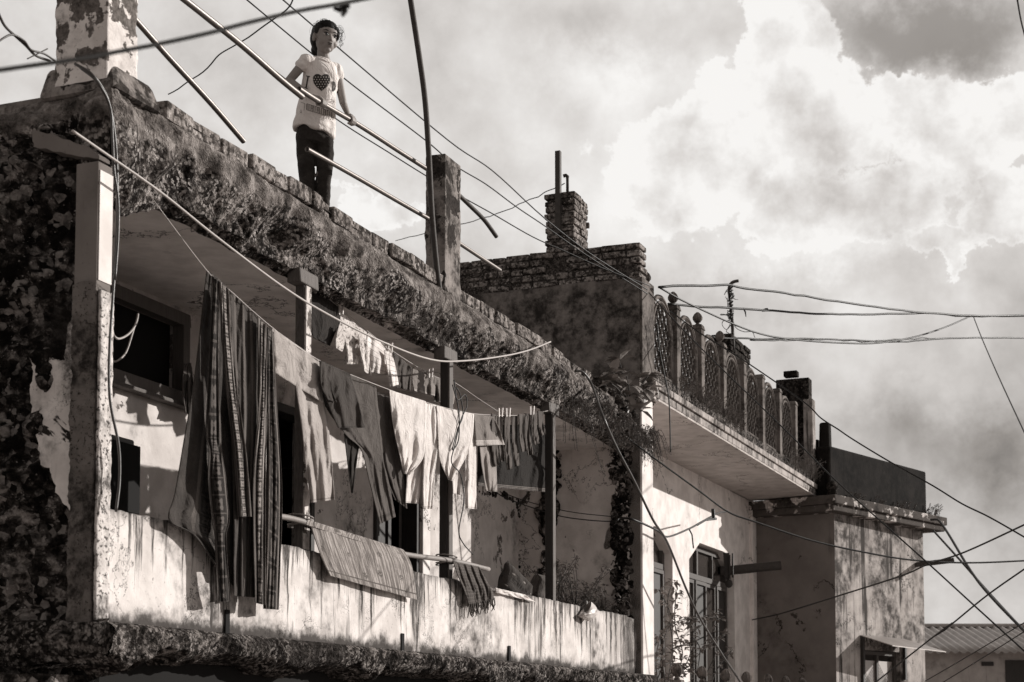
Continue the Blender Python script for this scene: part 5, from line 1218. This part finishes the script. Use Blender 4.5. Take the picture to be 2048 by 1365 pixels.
plant('potted_bush', 'lower dark bush in the balcony corner against the rubble column', 'bush', F1(6.02, -.30, .75), 26, .05, .026, 24, rs, spread=.28, h=.55)
p0 = F1(5.62, -.04, 2.72)
root = thing('leafy_plant', p0, 'broad-leaved wild plant sprouting where the mossy roof meets the terrace house', 'plant'); L = MB(); S_ = MB()
q0 = F1.PN(1262, 822, -.02)
for (x, y) in ((1238, 722), (1225, 745), (1252, 745), (1232, 775), (1258, 770), (1280, 750), (1290, 778), (1305, 765), (1268, 800), (1288, 800), (1245, 795), (1275, 775), (1300, 790), (1280, 820), (1262, 790), (1220, 765), (1296, 752), (1270, 735)):
    tip = F1.PN(x, y, rs.uniform(-.1, .15)); pts = cat_rom([q0, q0.lerp(tip, .55) + Vector((0, 0, .04)), tip], 5); S_.tube(pts, .005, 5)
    for j in range(8):
        d = Vector((rs.uniform(-1, 1), rs.uniform(-.8, .4), rs.uniform(-.6, .35))); leaf(L, tip + d * .01, d, Vector((0, 0, 1)), rs.uniform(.11, .18), rs.uniform(.08, .12), .10)
S_.build('stem', 'twig', root, smooth=True); L.build('foliage', 'leaf_big', root)
def hanging(label, F, spots, nm='hanging_weeds', mats=('leaf', 'twig'), LL=.02, k=20, ln=.25, seed=0):
    rs = random.Random(seed); root = thing(nm, F(*spots[0]), label, 'weeds'); L = MB(); S_ = MB()
    for (t, n, z) in spots:
        for j in range(k):
            b = F(t + rs.uniform(-.14, .14), n + rs.uniform(-.04, .04), z + rs.uniform(-.04, .04)); l = ln * rs.uniform(.3, 1.1)
            o = Vector((rs.uniform(-.4, .4), rs.uniform(-.4, .4), 0)) * l + F.n * l * .3
            sg = rs.choice((1, -1, -1)) if ln > 0 else 1; l = abs(l)
            up = .7 if nm != 'hanging_weeds' else .12
            pts = cat_rom([b, b + o * .6 + Vector((0, 0, l * up)), b + o * 1.2 + Vector((0, 0, l * (up * 1.3 if nm != 'hanging_weeds' else -.9)))], 5)
            S_.tube(pts, .0018, 4)
            for q in pts[1:]:
                for w in range(3):
                    d = Vector((rs.uniform(-1, 1), rs.uniform(-1, 1), rs.uniform(-.8, .8))); leaf(L, q, d, Vector((0, 0, 1)), LL * rs.uniform(.6, 1.4), LL * .5)
    S_.build('stem', mats[1], root); L.build('foliage', mats[0], root)
hanging('tangle of trailing weeds hanging from the broken right end of the mossy roof edge', F1, [(4.5, .03, 2.66), (4.9, .05, 2.7), (5.3, .06, 2.62), (5.6, .08, 2.7), (5.9, .08, 2.66), (6.2, .08, 2.62), (6.3, .1, 2.72)], k=26, ln=.24, seed=1)
hanging('thin vine dangling beside the right wooden post under the roof end', F1, [(4.05, .03, 2.66), (4.15, .04, 2.5)], k=8, ln=.5, seed=2, LL=.014)
hanging('dense dry weeds growing along the near half of the terrace slab edge', F2, [(.9 + .22 * i, .0, ZS + .24) for i in range(11)], nm='slab_weeds', mats=('leaf_dry', 'twig_dry'), k=15, ln=.17, seed=3)
hanging('dry flowering weeds at the far end of the terrace slab edge', F2, [(5.6 + .2 * i, .02, ZS + .22) for i in range(9)], nm='slab_weeds', mats=('leaf_dry', 'twig_dry'), k=12, ln=.20, seed=4)
hanging('little tuft of grass on the right tip of the broken cornice', F3, [(2.9, .1, ZT + .2)], nm='cornice_tuft', mats=('leaf', 'twig'), k=20, ln=.2, seed=5)
hanging('low weeds along the broken cornice below the dark parapet', F3, [(a_, .12, ZT + .2) for a_ in (.35, .5, 1.1, 1.75, 1.9, 2.0, 2.6)], nm='cornice_weeds', mats=('leaf', 'twig'), k=10, ln=.12, seed=6)
# climbing rose in front of the octagonal shutters
root = thing('climbing_rose', F2(1.2, -.3, -.6), 'straggly climbing rose with thin stems in front of the octagonal shutters', 'rose bush'); L = MB(); S_ = MB(); rs = random.Random(8)
for path in ([(1330, 1370), (1325, 1300), (1340, 1230), (1318, 1180)], [(1335, 1370), (1345, 1290), (1335, 1210), (1345, 1165)], [(1345, 1370), (1365, 1310), (1350, 1250), (1352, 1180)], [(1380, 1370), (1390, 1320), (1420, 1290), (1450, 1270)], [(1350, 1370), (1380, 1310), (1385, 1260), (1378, 1245)],
             [(1390, 1370), (1400, 1300), (1385, 1270), (1404, 1250)], [(1330, 1255), (1365, 1240), (1410, 1235), (1440, 1238)], [(1400, 1370), (1430, 1310), (1435, 1260), (1430, 1225)], [(1316, 1370), (1312, 1320), (1320, 1270)], [(1420, 1370), (1440, 1330), (1465, 1300)], [(1340, 1300), (1370, 1290), (1400, 1300), (1424, 1280)],
             [(1310, 1370), (1330, 1330), (1360, 1330), (1380, 1345)]):
    pts = cat_rom([F2.PN(x, y, -.25 + rs.uniform(-.1, .15)) for x, y in path], 8); S_.tube(pts, .006, 5)
    for q in pts:
        for j in range(3 if path[0][0] < 1360 else 1):
            if rs.random() < .6: d = Vector((rs.uniform(-1, 1), rs.uniform(-1, 1), rs.uniform(-.6, .6))); leaf(L, q + d * .02, d, Vector((0, 0, 1)), rs.uniform(.05, .09), rs.uniform(.035, .055))
    for j in range(6): d = Vector((rs.uniform(-1, 1), rs.uniform(-1, 1), rs.uniform(-.6, .6))); leaf(L, pts[-1] + d * .03, d, Vector((0, 0, 1)), rs.uniform(.05, .09), rs.uniform(.035, .055))
S_.build('stem', 'twig', root, smooth=True); L.build('foliage', 'leaf', root)
# ============================================================ the girl on the roof

plain('skin', .25, .55, .10, 30, spec=.35, bump=.05)
plain('hair', .010, .6, .4, 60, spec=.25, bump=.3)
plain('eye_white', .45, .3, .03, 9, spec=.5)
plain('iris', .008, .15, .1, 9, spec=.8)
plain('lip', .10, .45, .1, 30)
cloth('shirt_white', .74, 'plain', var=.04, weave=.02)
cloth('jeans', .035, 'plain', var=.35)
plain('print_dark', .035, .8, .1, 9); plain('print_dot', .6, .8, .05, 9); plain('print_grey', .22, .8, .2, 9)
def voxel(mb, size, smooth_it, name, mat, parent, disp=None):
    me = bpy.data.meshes.new('tmp'); me.from_pydata(mb.v, [], mb.f); bm = bmesh.new(); bm.from_mesh(me); bmesh.ops.recalc_face_normals(bm, faces=bm.faces); bm.to_mesh(me); bm.free()
    o = bpy.data.objects.new('tmp', me); COL.objects.link(o)
    m = o.modifiers.new('r', 'REMESH'); m.mode = 'VOXEL'; m.voxel_size = size
    if smooth_it: s = o.modifiers.new('s', 'SMOOTH'); s.factor = .5; s.iterations = smooth_it
    dg = bpy.context.evaluated_depsgraph_get(); dg.update(); ev = o.evaluated_get(dg); m2 = bpy.data.meshes.new_from_object(ev)
    bpy.data.objects.remove(o)
    vs = [v.co.copy() for v in m2.vertices]
    if disp:
        for i, v in enumerate(m2.vertices): vs[i] = vs[i] + v.normal * disp(vs[i])
    out = MB(); out.v = vs; out.f = [list(p.vertices) for p in m2.polygons]; out.uv = [None] * len(out.f)
    return out.build(name, mat, parent, smooth=True)
Y0 = 9.62
J = lambda x, y, d=0: PD(x, y, Y0 + d)
PM = Y0 / FPX
girl = thing('person', J(632, 462, .08), 'young girl in heart-printed t-shirt and dark trousers on the roof, gripping a pipe', 'person')
def cap(mb, a, b, ra, rb, n=10):
    a = Vector(a); b = Vector(b); d = (b - a).normalized(); up = Vector((0, 0, 1)) if abs(d.z) < .9 else Vector((0, 1, 0)); x = d.cross(up).normalized(); y = d.cross(x); rings = []
    for k in range(5): q = math.pi / 2 * (k + .1) / 5; rings.append((a - d * ra * math.cos(q), ra * math.sin(q)))
    for k in range(5): s = k / 4; rings.append((a.lerp(b, s), ra + (rb - ra) * s))
    for k in range(1, 5): q = math.pi / 2 * k / 4.6; rings.append((b + d * rb * math.sin(q), rb * math.cos(q)))
    mb.ring([[c + (x * math.cos(j * 2 * math.pi / n) + y * math.sin(j * 2 * math.pi / n)) * r for j in range(n)] for c, r in rings])
# head frame: turned to the picture's right, tipped a little down
yaw = R(31); pit = R(-5); roll = R(4)
Fw = Vector((math.sin(yaw) * math.cos(pit), -math.cos(yaw) * math.cos(pit), math.sin(pit))).normalized()
Sd = Vector((math.cos(yaw), math.sin(yaw), 0)); Up = Sd.cross(Fw) * -1
if Up.z < 0: Up = -Up
Sd = (Sd + Up * math.tan(roll) * -1).normalized(); Up = (Up - Sd * Up.dot(Sd)).normalized(); Fw = Sd.cross(Up); 
if Fw.y > 0: Fw = -Fw
HC = J(651, 78, 0)
HM = Matrix((Sd, Fw, Up)).transposed()   # local (side, forward, up) -> world
h = lambda s, f, u: HC + HM @ Vector((s, f, u))
body = MB(); bl = lambda c, r: body.ball(h(*c), r, HM, nu=20, nv=14)
bl((0, -.014, .022), (.072, .088, .078)); bl((0, .012, -.020), (.060, .070, .070)); bl((0, .028, -.052), (.046, .048, .040))
bl((0, .058, -.086), (.018, .014, .013)); bl((.032, .040, -.034), (.030, .030, .028)); bl((-.032, .040, -.034), (.030, .030, .028))
bl((0, .054, .030), (.050, .024, .030)); bl((.026, .064, .021), (.020, .007, .006)); bl((-.026, .064, .021), (.020, .007, .006))
cap(body, h(0, .070, .006), h(0, .086, -.024), .0065, .0095); bl((.009, .078, -.028), (.006, .008, .005)); bl((-.009, .078, -.028), (.006, .008, .005))
bl((0, .074, -.048), (.021, .010, .006)); bl((0, .073, -.059), (.017, .009, .006)); bl((0, .066, -.052), (.026, .012, .018))
for s in (-1, 1): bl((s * .072, -.008, -.006), (.010, .017, .028)); bl((s * .028, .060, .001), (.017, .012, .012))
neck = J(647, 124, .03); cap(body, h(0, -.02, -.06), neck, .036, .040)
Rs = J(612, 122, -.05); Ls = J(672, 138, .09); chest = J(645, 150, .02)
cap(body, neck, J(645, 140, .04), .045, .06); cap(body, Rs, Ls, .034, .034); cap(body, J(642, 150, .04), J(634, 250, .08), .085, .085)
Re = J(578, 162, -.02); Le = J(686, 205, .10)
RH = F1.PN(643, 206, -.10); LH = F1.PN(702, 242, -.10)
pa = (F1.PN(720, 252, -.10) - F1.PN(640, 205, -.10)).normalized()
Rw = J(622, 193, (RH.y - Y0) + .03); Lw = J(696, 230, (LH.y - Y0) + .02)
cap(body, Rs, Re, .032, .026); cap(body, Re, Rw, .026, .017); cap(body, Ls, Le, .031, .024); cap(body, Le, Lw, .024, .016)
def hand(C, W, flip):
    out = (W - C); out = (out - pa * out.dot(pa)).normalized()      # from pipe towards the wrist
    side = pa.cross(out).normalized()
    if side.z < 0: side = -side                                       # up
    rp = .0155
    palm = C + out * .016 + side * .016; cap(body, W, palm, .016, .016)
    for i in range(4):
        o = (i - 1.5) * .0155 * flip; L = (1, 1.1, 1.05, .85)[i]; pts = []
        body.ball(C + pa * o + (out * .6 + side * .8) * (rp + .010), (.010, .010, .010), nu=8, nv=6)
        angs = [40, 90, 135, 180, 225 + 12 * L]; prev = None
        for a in angs:
            q = R(a); p = C + pa * o + (out * math.cos(q) + side * math.sin(q)) * (rp + .0065)
            if prev is not None: cap(body, prev, p, .0074, .0070, 8)
            prev = p
    th = C + out * (rp + .006) * 1.0 - side * .004 - pa * .036 * flip
    cap(body, W.lerp(palm, .5), C + out * (rp + .008) - side * .006 - pa * .028 * flip, .010, .009, 8); cap(body, C + out * (rp + .008) - side * .006 - pa * .028 * flip, C - side * (rp + .008) - pa * .034 * flip, .0085, .0075, 8)
hand(RH, Rw, 1); hand(LH, Lw, -1)
for x, y0 in ((616, 340), (646, 350)):
    a = J(x, y0, .10); b = J(x + 2, 440 if x < 630 else 446, .10); c = J(x + 3, 462, .10); cap(body, a, b, .045, .028); cap(body, b, c + Vector((0, 0, .02)), .028, .026); cap(body, c + Vector((0, 0, .012)), c + Vector((.04, -.05, .0)), .026, .022)
voxel(body, .0035, 3, 'body', 'skin', girl)
# eyes, brows, lips
for s in (-1, 1):
    e = MB(); e.ball(h(s * .0285, .0655, .001), (.0150, .0090, .0082), HM); eo = e.build('eye', 'eye_white', girl, smooth=True)
    e = MB(); e.ball(h(s * .0285 + .002, .0738, .0005), (.0088, .0026, .0086), HM); e.build('iris', 'iris', eo, smooth=True)
    e = MB(); e.tube([h(s * .0285 + .014 * math.cos(a), .0705 + .005 * math.sin(a), .002 + .0088 * math.sin(a)) for a in [math.pi * k / 8 for k in range(9)]], [.0008, .0018, .0022, .0024, .0024, .0024, .0022, .0018, .0008], 6); e.build('lashes', 'hair', eo, smooth=True)
    e = MB(); e.tube([h(s * (.012 + .036 * k / 6), .0745 - .012 * (k / 6) ** 2, .0225 + .004 * math.sin(k / 6 * 3.0)) for k in range(7)], [.002, .0034, .0038, .0036, .003, .002, .001], 6); e.build('eyebrow', 'hair', girl, smooth=True)
e = MB(); e.ball(h(0, .0815, -.0485), (.0175, .0045, .0042), HM); e.ball(h(0, .0805, -.0570), (.0145, .0050, .0048), HM); e.build('lips', 'lip', girl, smooth=True)
# hair: drawn back, loose strands round the face
hb = MB(); hl = lambda c, r: hb.ball(h(*c), r, HM, nu=20, nv=14)
hl((0, -.030, .036), (.078, .088, .077)); hl((0, -.055, -.010), (.066, .062, .070)); hl((0, -.002, .052), (.069, .078, .054)); hl((.056, .004, .034), (.024, .052, .046)); hl((.050, -.012, .030), (.026, .050, .042)); hl((-.050, -.012, .030), (.026, .050, .042)); hl((-.050, -.048, .006), (.026, .044, .056)); hl((.050, -.048, .006), (.026, .044, .056))
hl((-.010, -.104, -.046), (.032, .032, .038))
def hd(p):
    q = HM.transposed() @ (p - HC); a = math.atan2(q.x, q.z + .02)
    return .0010 * math.sin(a * 60 + 5 * noise.noise(p * 30)) + .0035 * noise.noise(p * 24)
hair = voxel(hb, .0035, 3, 'hair', 'hair', girl, hd)
st = MB(); rs = random.Random(4)
for k in range(190):   # strands lying over the crown and drawn back to the knot
    a = rs.uniform(-1.35, 1.35); w = []
    for j in range(7):
        v = j / 6; ang = a * (1 - v * .75); f = .070 - .165 * v + rs.uniform(-.004, .004); rad = .084 * math.sqrt(max(.1, 1 - ((f + .026) / .105) ** 2)) + rs.uniform(-.001, .006)
        w.append(Vector((math.sin(ang) * rad * .96, f, .036 + math.cos(ang) * rad * .95 - .05 * v * v)))
    st.tube(cat_rom([h(*p) for p in w], 3), rs.uniform(.0008, .0016), 4)
for k in range(46):
    a = rs.uniform(-1.5, 1.5); s0 = math.sin(a) * .07; u0 = .05 + math.cos(a) * .055; f0 = .035 + rs.uniform(-.06, .02)
    b = Vector((s0, f0, u0)); l = rs.uniform(.02, .09); sg = 1 if s0 > 0 else -1
    pts = [b, b + Vector((sg * l * .35, .008, -.1 * l)), b + Vector((sg * l * (.4 + rs.uniform(-.3, .3)), .012 + rs.uniform(-.02, .02), -l * .7)), b + Vector((sg * l * rs.uniform(-.1, .5), rs.uniform(-.02, .02), -l * 1.1))]
    st.tube(cat_rom([h(*p) for p in pts], 4), rs.uniform(.0005, .0009), 4)
for k in range(7):   # curls beside the far cheek
    b = Vector((.055, .035, .05)); l = rs.uniform(.06, .12)
    pts = [b + Vector((.012 * math.sin(j * 1.1 + k) + .016 + .005 * rs.random() * j, .010 * math.cos(j * 1.2 + k) + .01, -l * j / 6)) for j in range(7)]
    st.tube(cat_rom([h(*p) for p in pts], 4), .0009, 4)
st.build('loose_hair', 'hair', hair)
# t-shirt
by = R(26); bs = Vector((math.cos(by), math.sin(by), -.20)).normalized(); bf = Vector((math.sin(by), -math.cos(by), 0))
sh = MB(); rings = []
RG = [(627, 268, .128, .098, .08), (628, 256, .126, .098, .08), (631, 235, .118, .094, .075), (634, 212, .112, .090, .06), (637, 190, .110, .088, .045), (640, 168, .110, .090, .035), (642, 150, .108, .086, .03), (643, 136, .100, .074, .03), (644, 126, .084, .058, .03), (645, 119, .052, .046, .03)]
for (x, y, a, b, d) in RG:
    c = J(x, y, d); rings.append([c + bs * a * abs(math.cos(q)) ** .85 * (1 if math.cos(q) > 0 else -1) + bf * b * math.sin(q) for q in [2 * math.pi * k / 40 for k in range(40)]])
sh.ring(rings)
cap(sh, Rs - (Rs - Re) * .02, Rs.lerp(Re, .22), .040, .042, 14); cap(sh, Ls - (Ls - Le) * .02, Ls.lerp(Le, .22), .038, .041, 14); cap(sh, Rs, neck - Vector((0, 0, .025)), .036, .036, 14); cap(sh, Ls, neck - Vector((0, 0, .025)), .035, .036, 14)
def sd_(p):
    q = p - J(632, 200, .06); low = min(1, max(0, -q.z * 4 + .3))
    w = .008 * math.sin(q.dot(bs) * 62 + 4 * noise.noise(p * 6)) * low
    return w + .006 * noise.noise(p * 11) + .004 * (1 - abs(noise.noise(Vector((p.x * 9 + p.z * 12, p.y * 9, p.z * 7)))) * 3) 
shirt = voxel(sh, .0055, 5, 't_shirt', 'shirt_white', girl, sd_)
# neckline band
nb = MB(); c = J(646, 121, .015); nb.tube([c + bs * .055 * math.cos(q) + bf * .048 * math.sin(q) + Vector((0, 0, -.022 * max(0, math.sin(q)))) for q in [2 * math.pi * k / 24 for k in range(25)]], .0045, 6, cap=False); nb.build('neckband', 'shirt_white', shirt, smooth=True)
# printed heart, letters and lower print, projected on the shirt front
dg = bpy.context.evaluated_depsgraph_get(); bvh = BVHTree.FromPolygons([v.co + shirt.location + girl.location for v in shirt.data.vertices], [list(p.vertices) for p in shirt.data.polygons])
def proj(x, y, off):
    d = ray(x, y).normalized(); hit = bvh.ray_cast(Vector((0, 0, 0)), d)
    if hit[0] is None: return PD(x, y, Y0)
    n_ = hit[1] if hit[1].dot(d) < 0 else -hit[1]
    return hit[0] + n_ * off - d * off * .6
def fill(mb, f, x0, x1, y0, y1, s, off):
    nx = int((x1 - x0) / s); ny = int((y1 - y0) / s); ids = {}
    for j in range(ny):
        for i in range(nx):
            x, y = x0 + i * s, y0 + j * s
            if f(x + s / 2, y + s / 2):
                mb.add([proj(x, y, off), proj(x + s, y, off), proj(x + s, y + s, off), proj(x, y + s, off)], [(0, 1, 2, 3)])
def heart(x, y):
    X = (x - 643) / 17.0; Yh = -(y - 168) / 17.5; X += .12 * Yh * 0
    return (X * X + Yh * Yh - .72) ** 3 - X * X * Yh ** 3 * 1.2 < 0
hm_ = MB(); fill(hm_, heart, 622, 664, 146, 196, .7, .0020)
hm_.build('heart_print', 'print_dark', shirt)
dm = MB()
for j in range(7):
    for i in range(8):
        cx = 626 + i * 5.2 + (2.6 if j % 2 else 0); cy = 155 + j * 4.7
        if heart(cx, cy) and heart(cx + 1.5, cy) and heart(cx - 1.5, cy): fill(dm, lambda x, y: math.hypot(x - cx, y - cy) < .95, cx - 1, cx + 1, cy - 1, cy + 1, .5, .0032)
dm.build('heart_dots', 'print_dot', shirt)
def stroke(mb, pts, w, off=.0022):
    for (a, b) in zip(pts, pts[1:]):
        dx, dy = b[0] - a[0], b[1] - a[1]; l = math.hypot(dx, dy) or 1; nx, ny = -dy / l * w / 2, dx / l * w / 2; m = max(1, int(l / 2))
        for k in range(m):
            p = (a[0] + dx * k / m, a[1] + dy * k / m); q = (a[0] + dx * (k + 1) / m, a[1] + dy * (k + 1) / m)
            mb.add([proj(p[0] + nx, p[1] + ny, off), proj(q[0] + nx, q[1] + ny, off), proj(q[0] - nx, q[1] - ny, off), proj(p[0] - nx, p[1] - ny, off)], [(0, 1, 2, 3)])
lt = MB(); stroke(lt, [(616.5, 153), (612.5, 177)], 2.6); stroke(lt, [(612.5, 152.5), (620, 154)], 1.6); stroke(lt, [(609, 176), (616, 178)], 1.6)
stroke(lt, [(666.5, 163), (665.5, 183)], 2.6); stroke(lt, [(666, 163.5), (669.5, 166), (670.5, 173), (669, 180), (665.5, 183)], 1.8)
lt.build('letter_print', 'print_dark', shirt)
lo = MB()
for k in range(13): x = 614 + k * 4.1; y = 208 + k * 1.25; stroke(lo, [(x, y), (x - .3, y + 12)], 1.5 if k % 3 else 2.2); 
stroke(lo, [(614, 208), (666, 224)], 1.0); stroke(lo, [(613, 220), (665, 236)], 1.0)
for k in (2, 5, 8): x = 614 + k * 4.1; y = 208 + k * 1.25; stroke(lo, [(x, y + 1), (x + 3, y + 2)], 1.2); stroke(lo, [(x, y + 6), (x + 3, y + 7)], 1.2)
stroke(lo, [(602, 205), (610, 208), (608, 222)], .8); stroke(lo, [(600, 224), (603, 227), (602, 220)], .8); stroke(lo, [(657, 199), (664, 199), (669, 203), (666, 207), (658, 205), (657, 199)], .8); stroke(lo, [(660, 202), (662, 204), (664, 202), (666, 204)], .7)
for k in range(4): x = 653 + k * 4; stroke(lo, [(x, 228 + k), (x + 2, 234 + k), (x, 238 + k)], .9)
lo.build('lower_print', 'print_grey', shirt)
# trousers
tr = MB()
def leg(pts):
    rr = []
    for (x, y, a, b, d) in pts:
        c = J(x, y, d); rr.append([c + bs * a * math.cos(q) + bf * b * math.sin(q) for q in [2 * math.pi * k / 24 for k in range(24)]])
    tr.ring(rr)
leg([(629, 262, .112, .085, .08), (630, 280, .112, .086, .085), (631, 294, .108, .082, .09)])
leg([(611, 270, .060, .074, .085), (611, 300, .060, .070, .09), (612, 330, .052, .060, .08), (613, 360, .046, .054, .09), (614, 400, .043, .050, .10), (615, 446, .040, .046, .10)])
leg([(650, 280, .056, .072, .10), (650, 310, .055, .068, .10), (649, 340, .049, .060, .09), (647, 370, .045, .054, .10), (646, 410, .042, .050, .11), (645, 450, .040, .046, .11)])
voxel(tr, .006, 4, 'trousers', 'jeans', girl, lambda p: .004 * (1 - abs(noise.noise(Vector((p.x * 7, p.y * 7, p.z * 11)))) * 3) + .002 * noise.noise(p * 25) - .003)
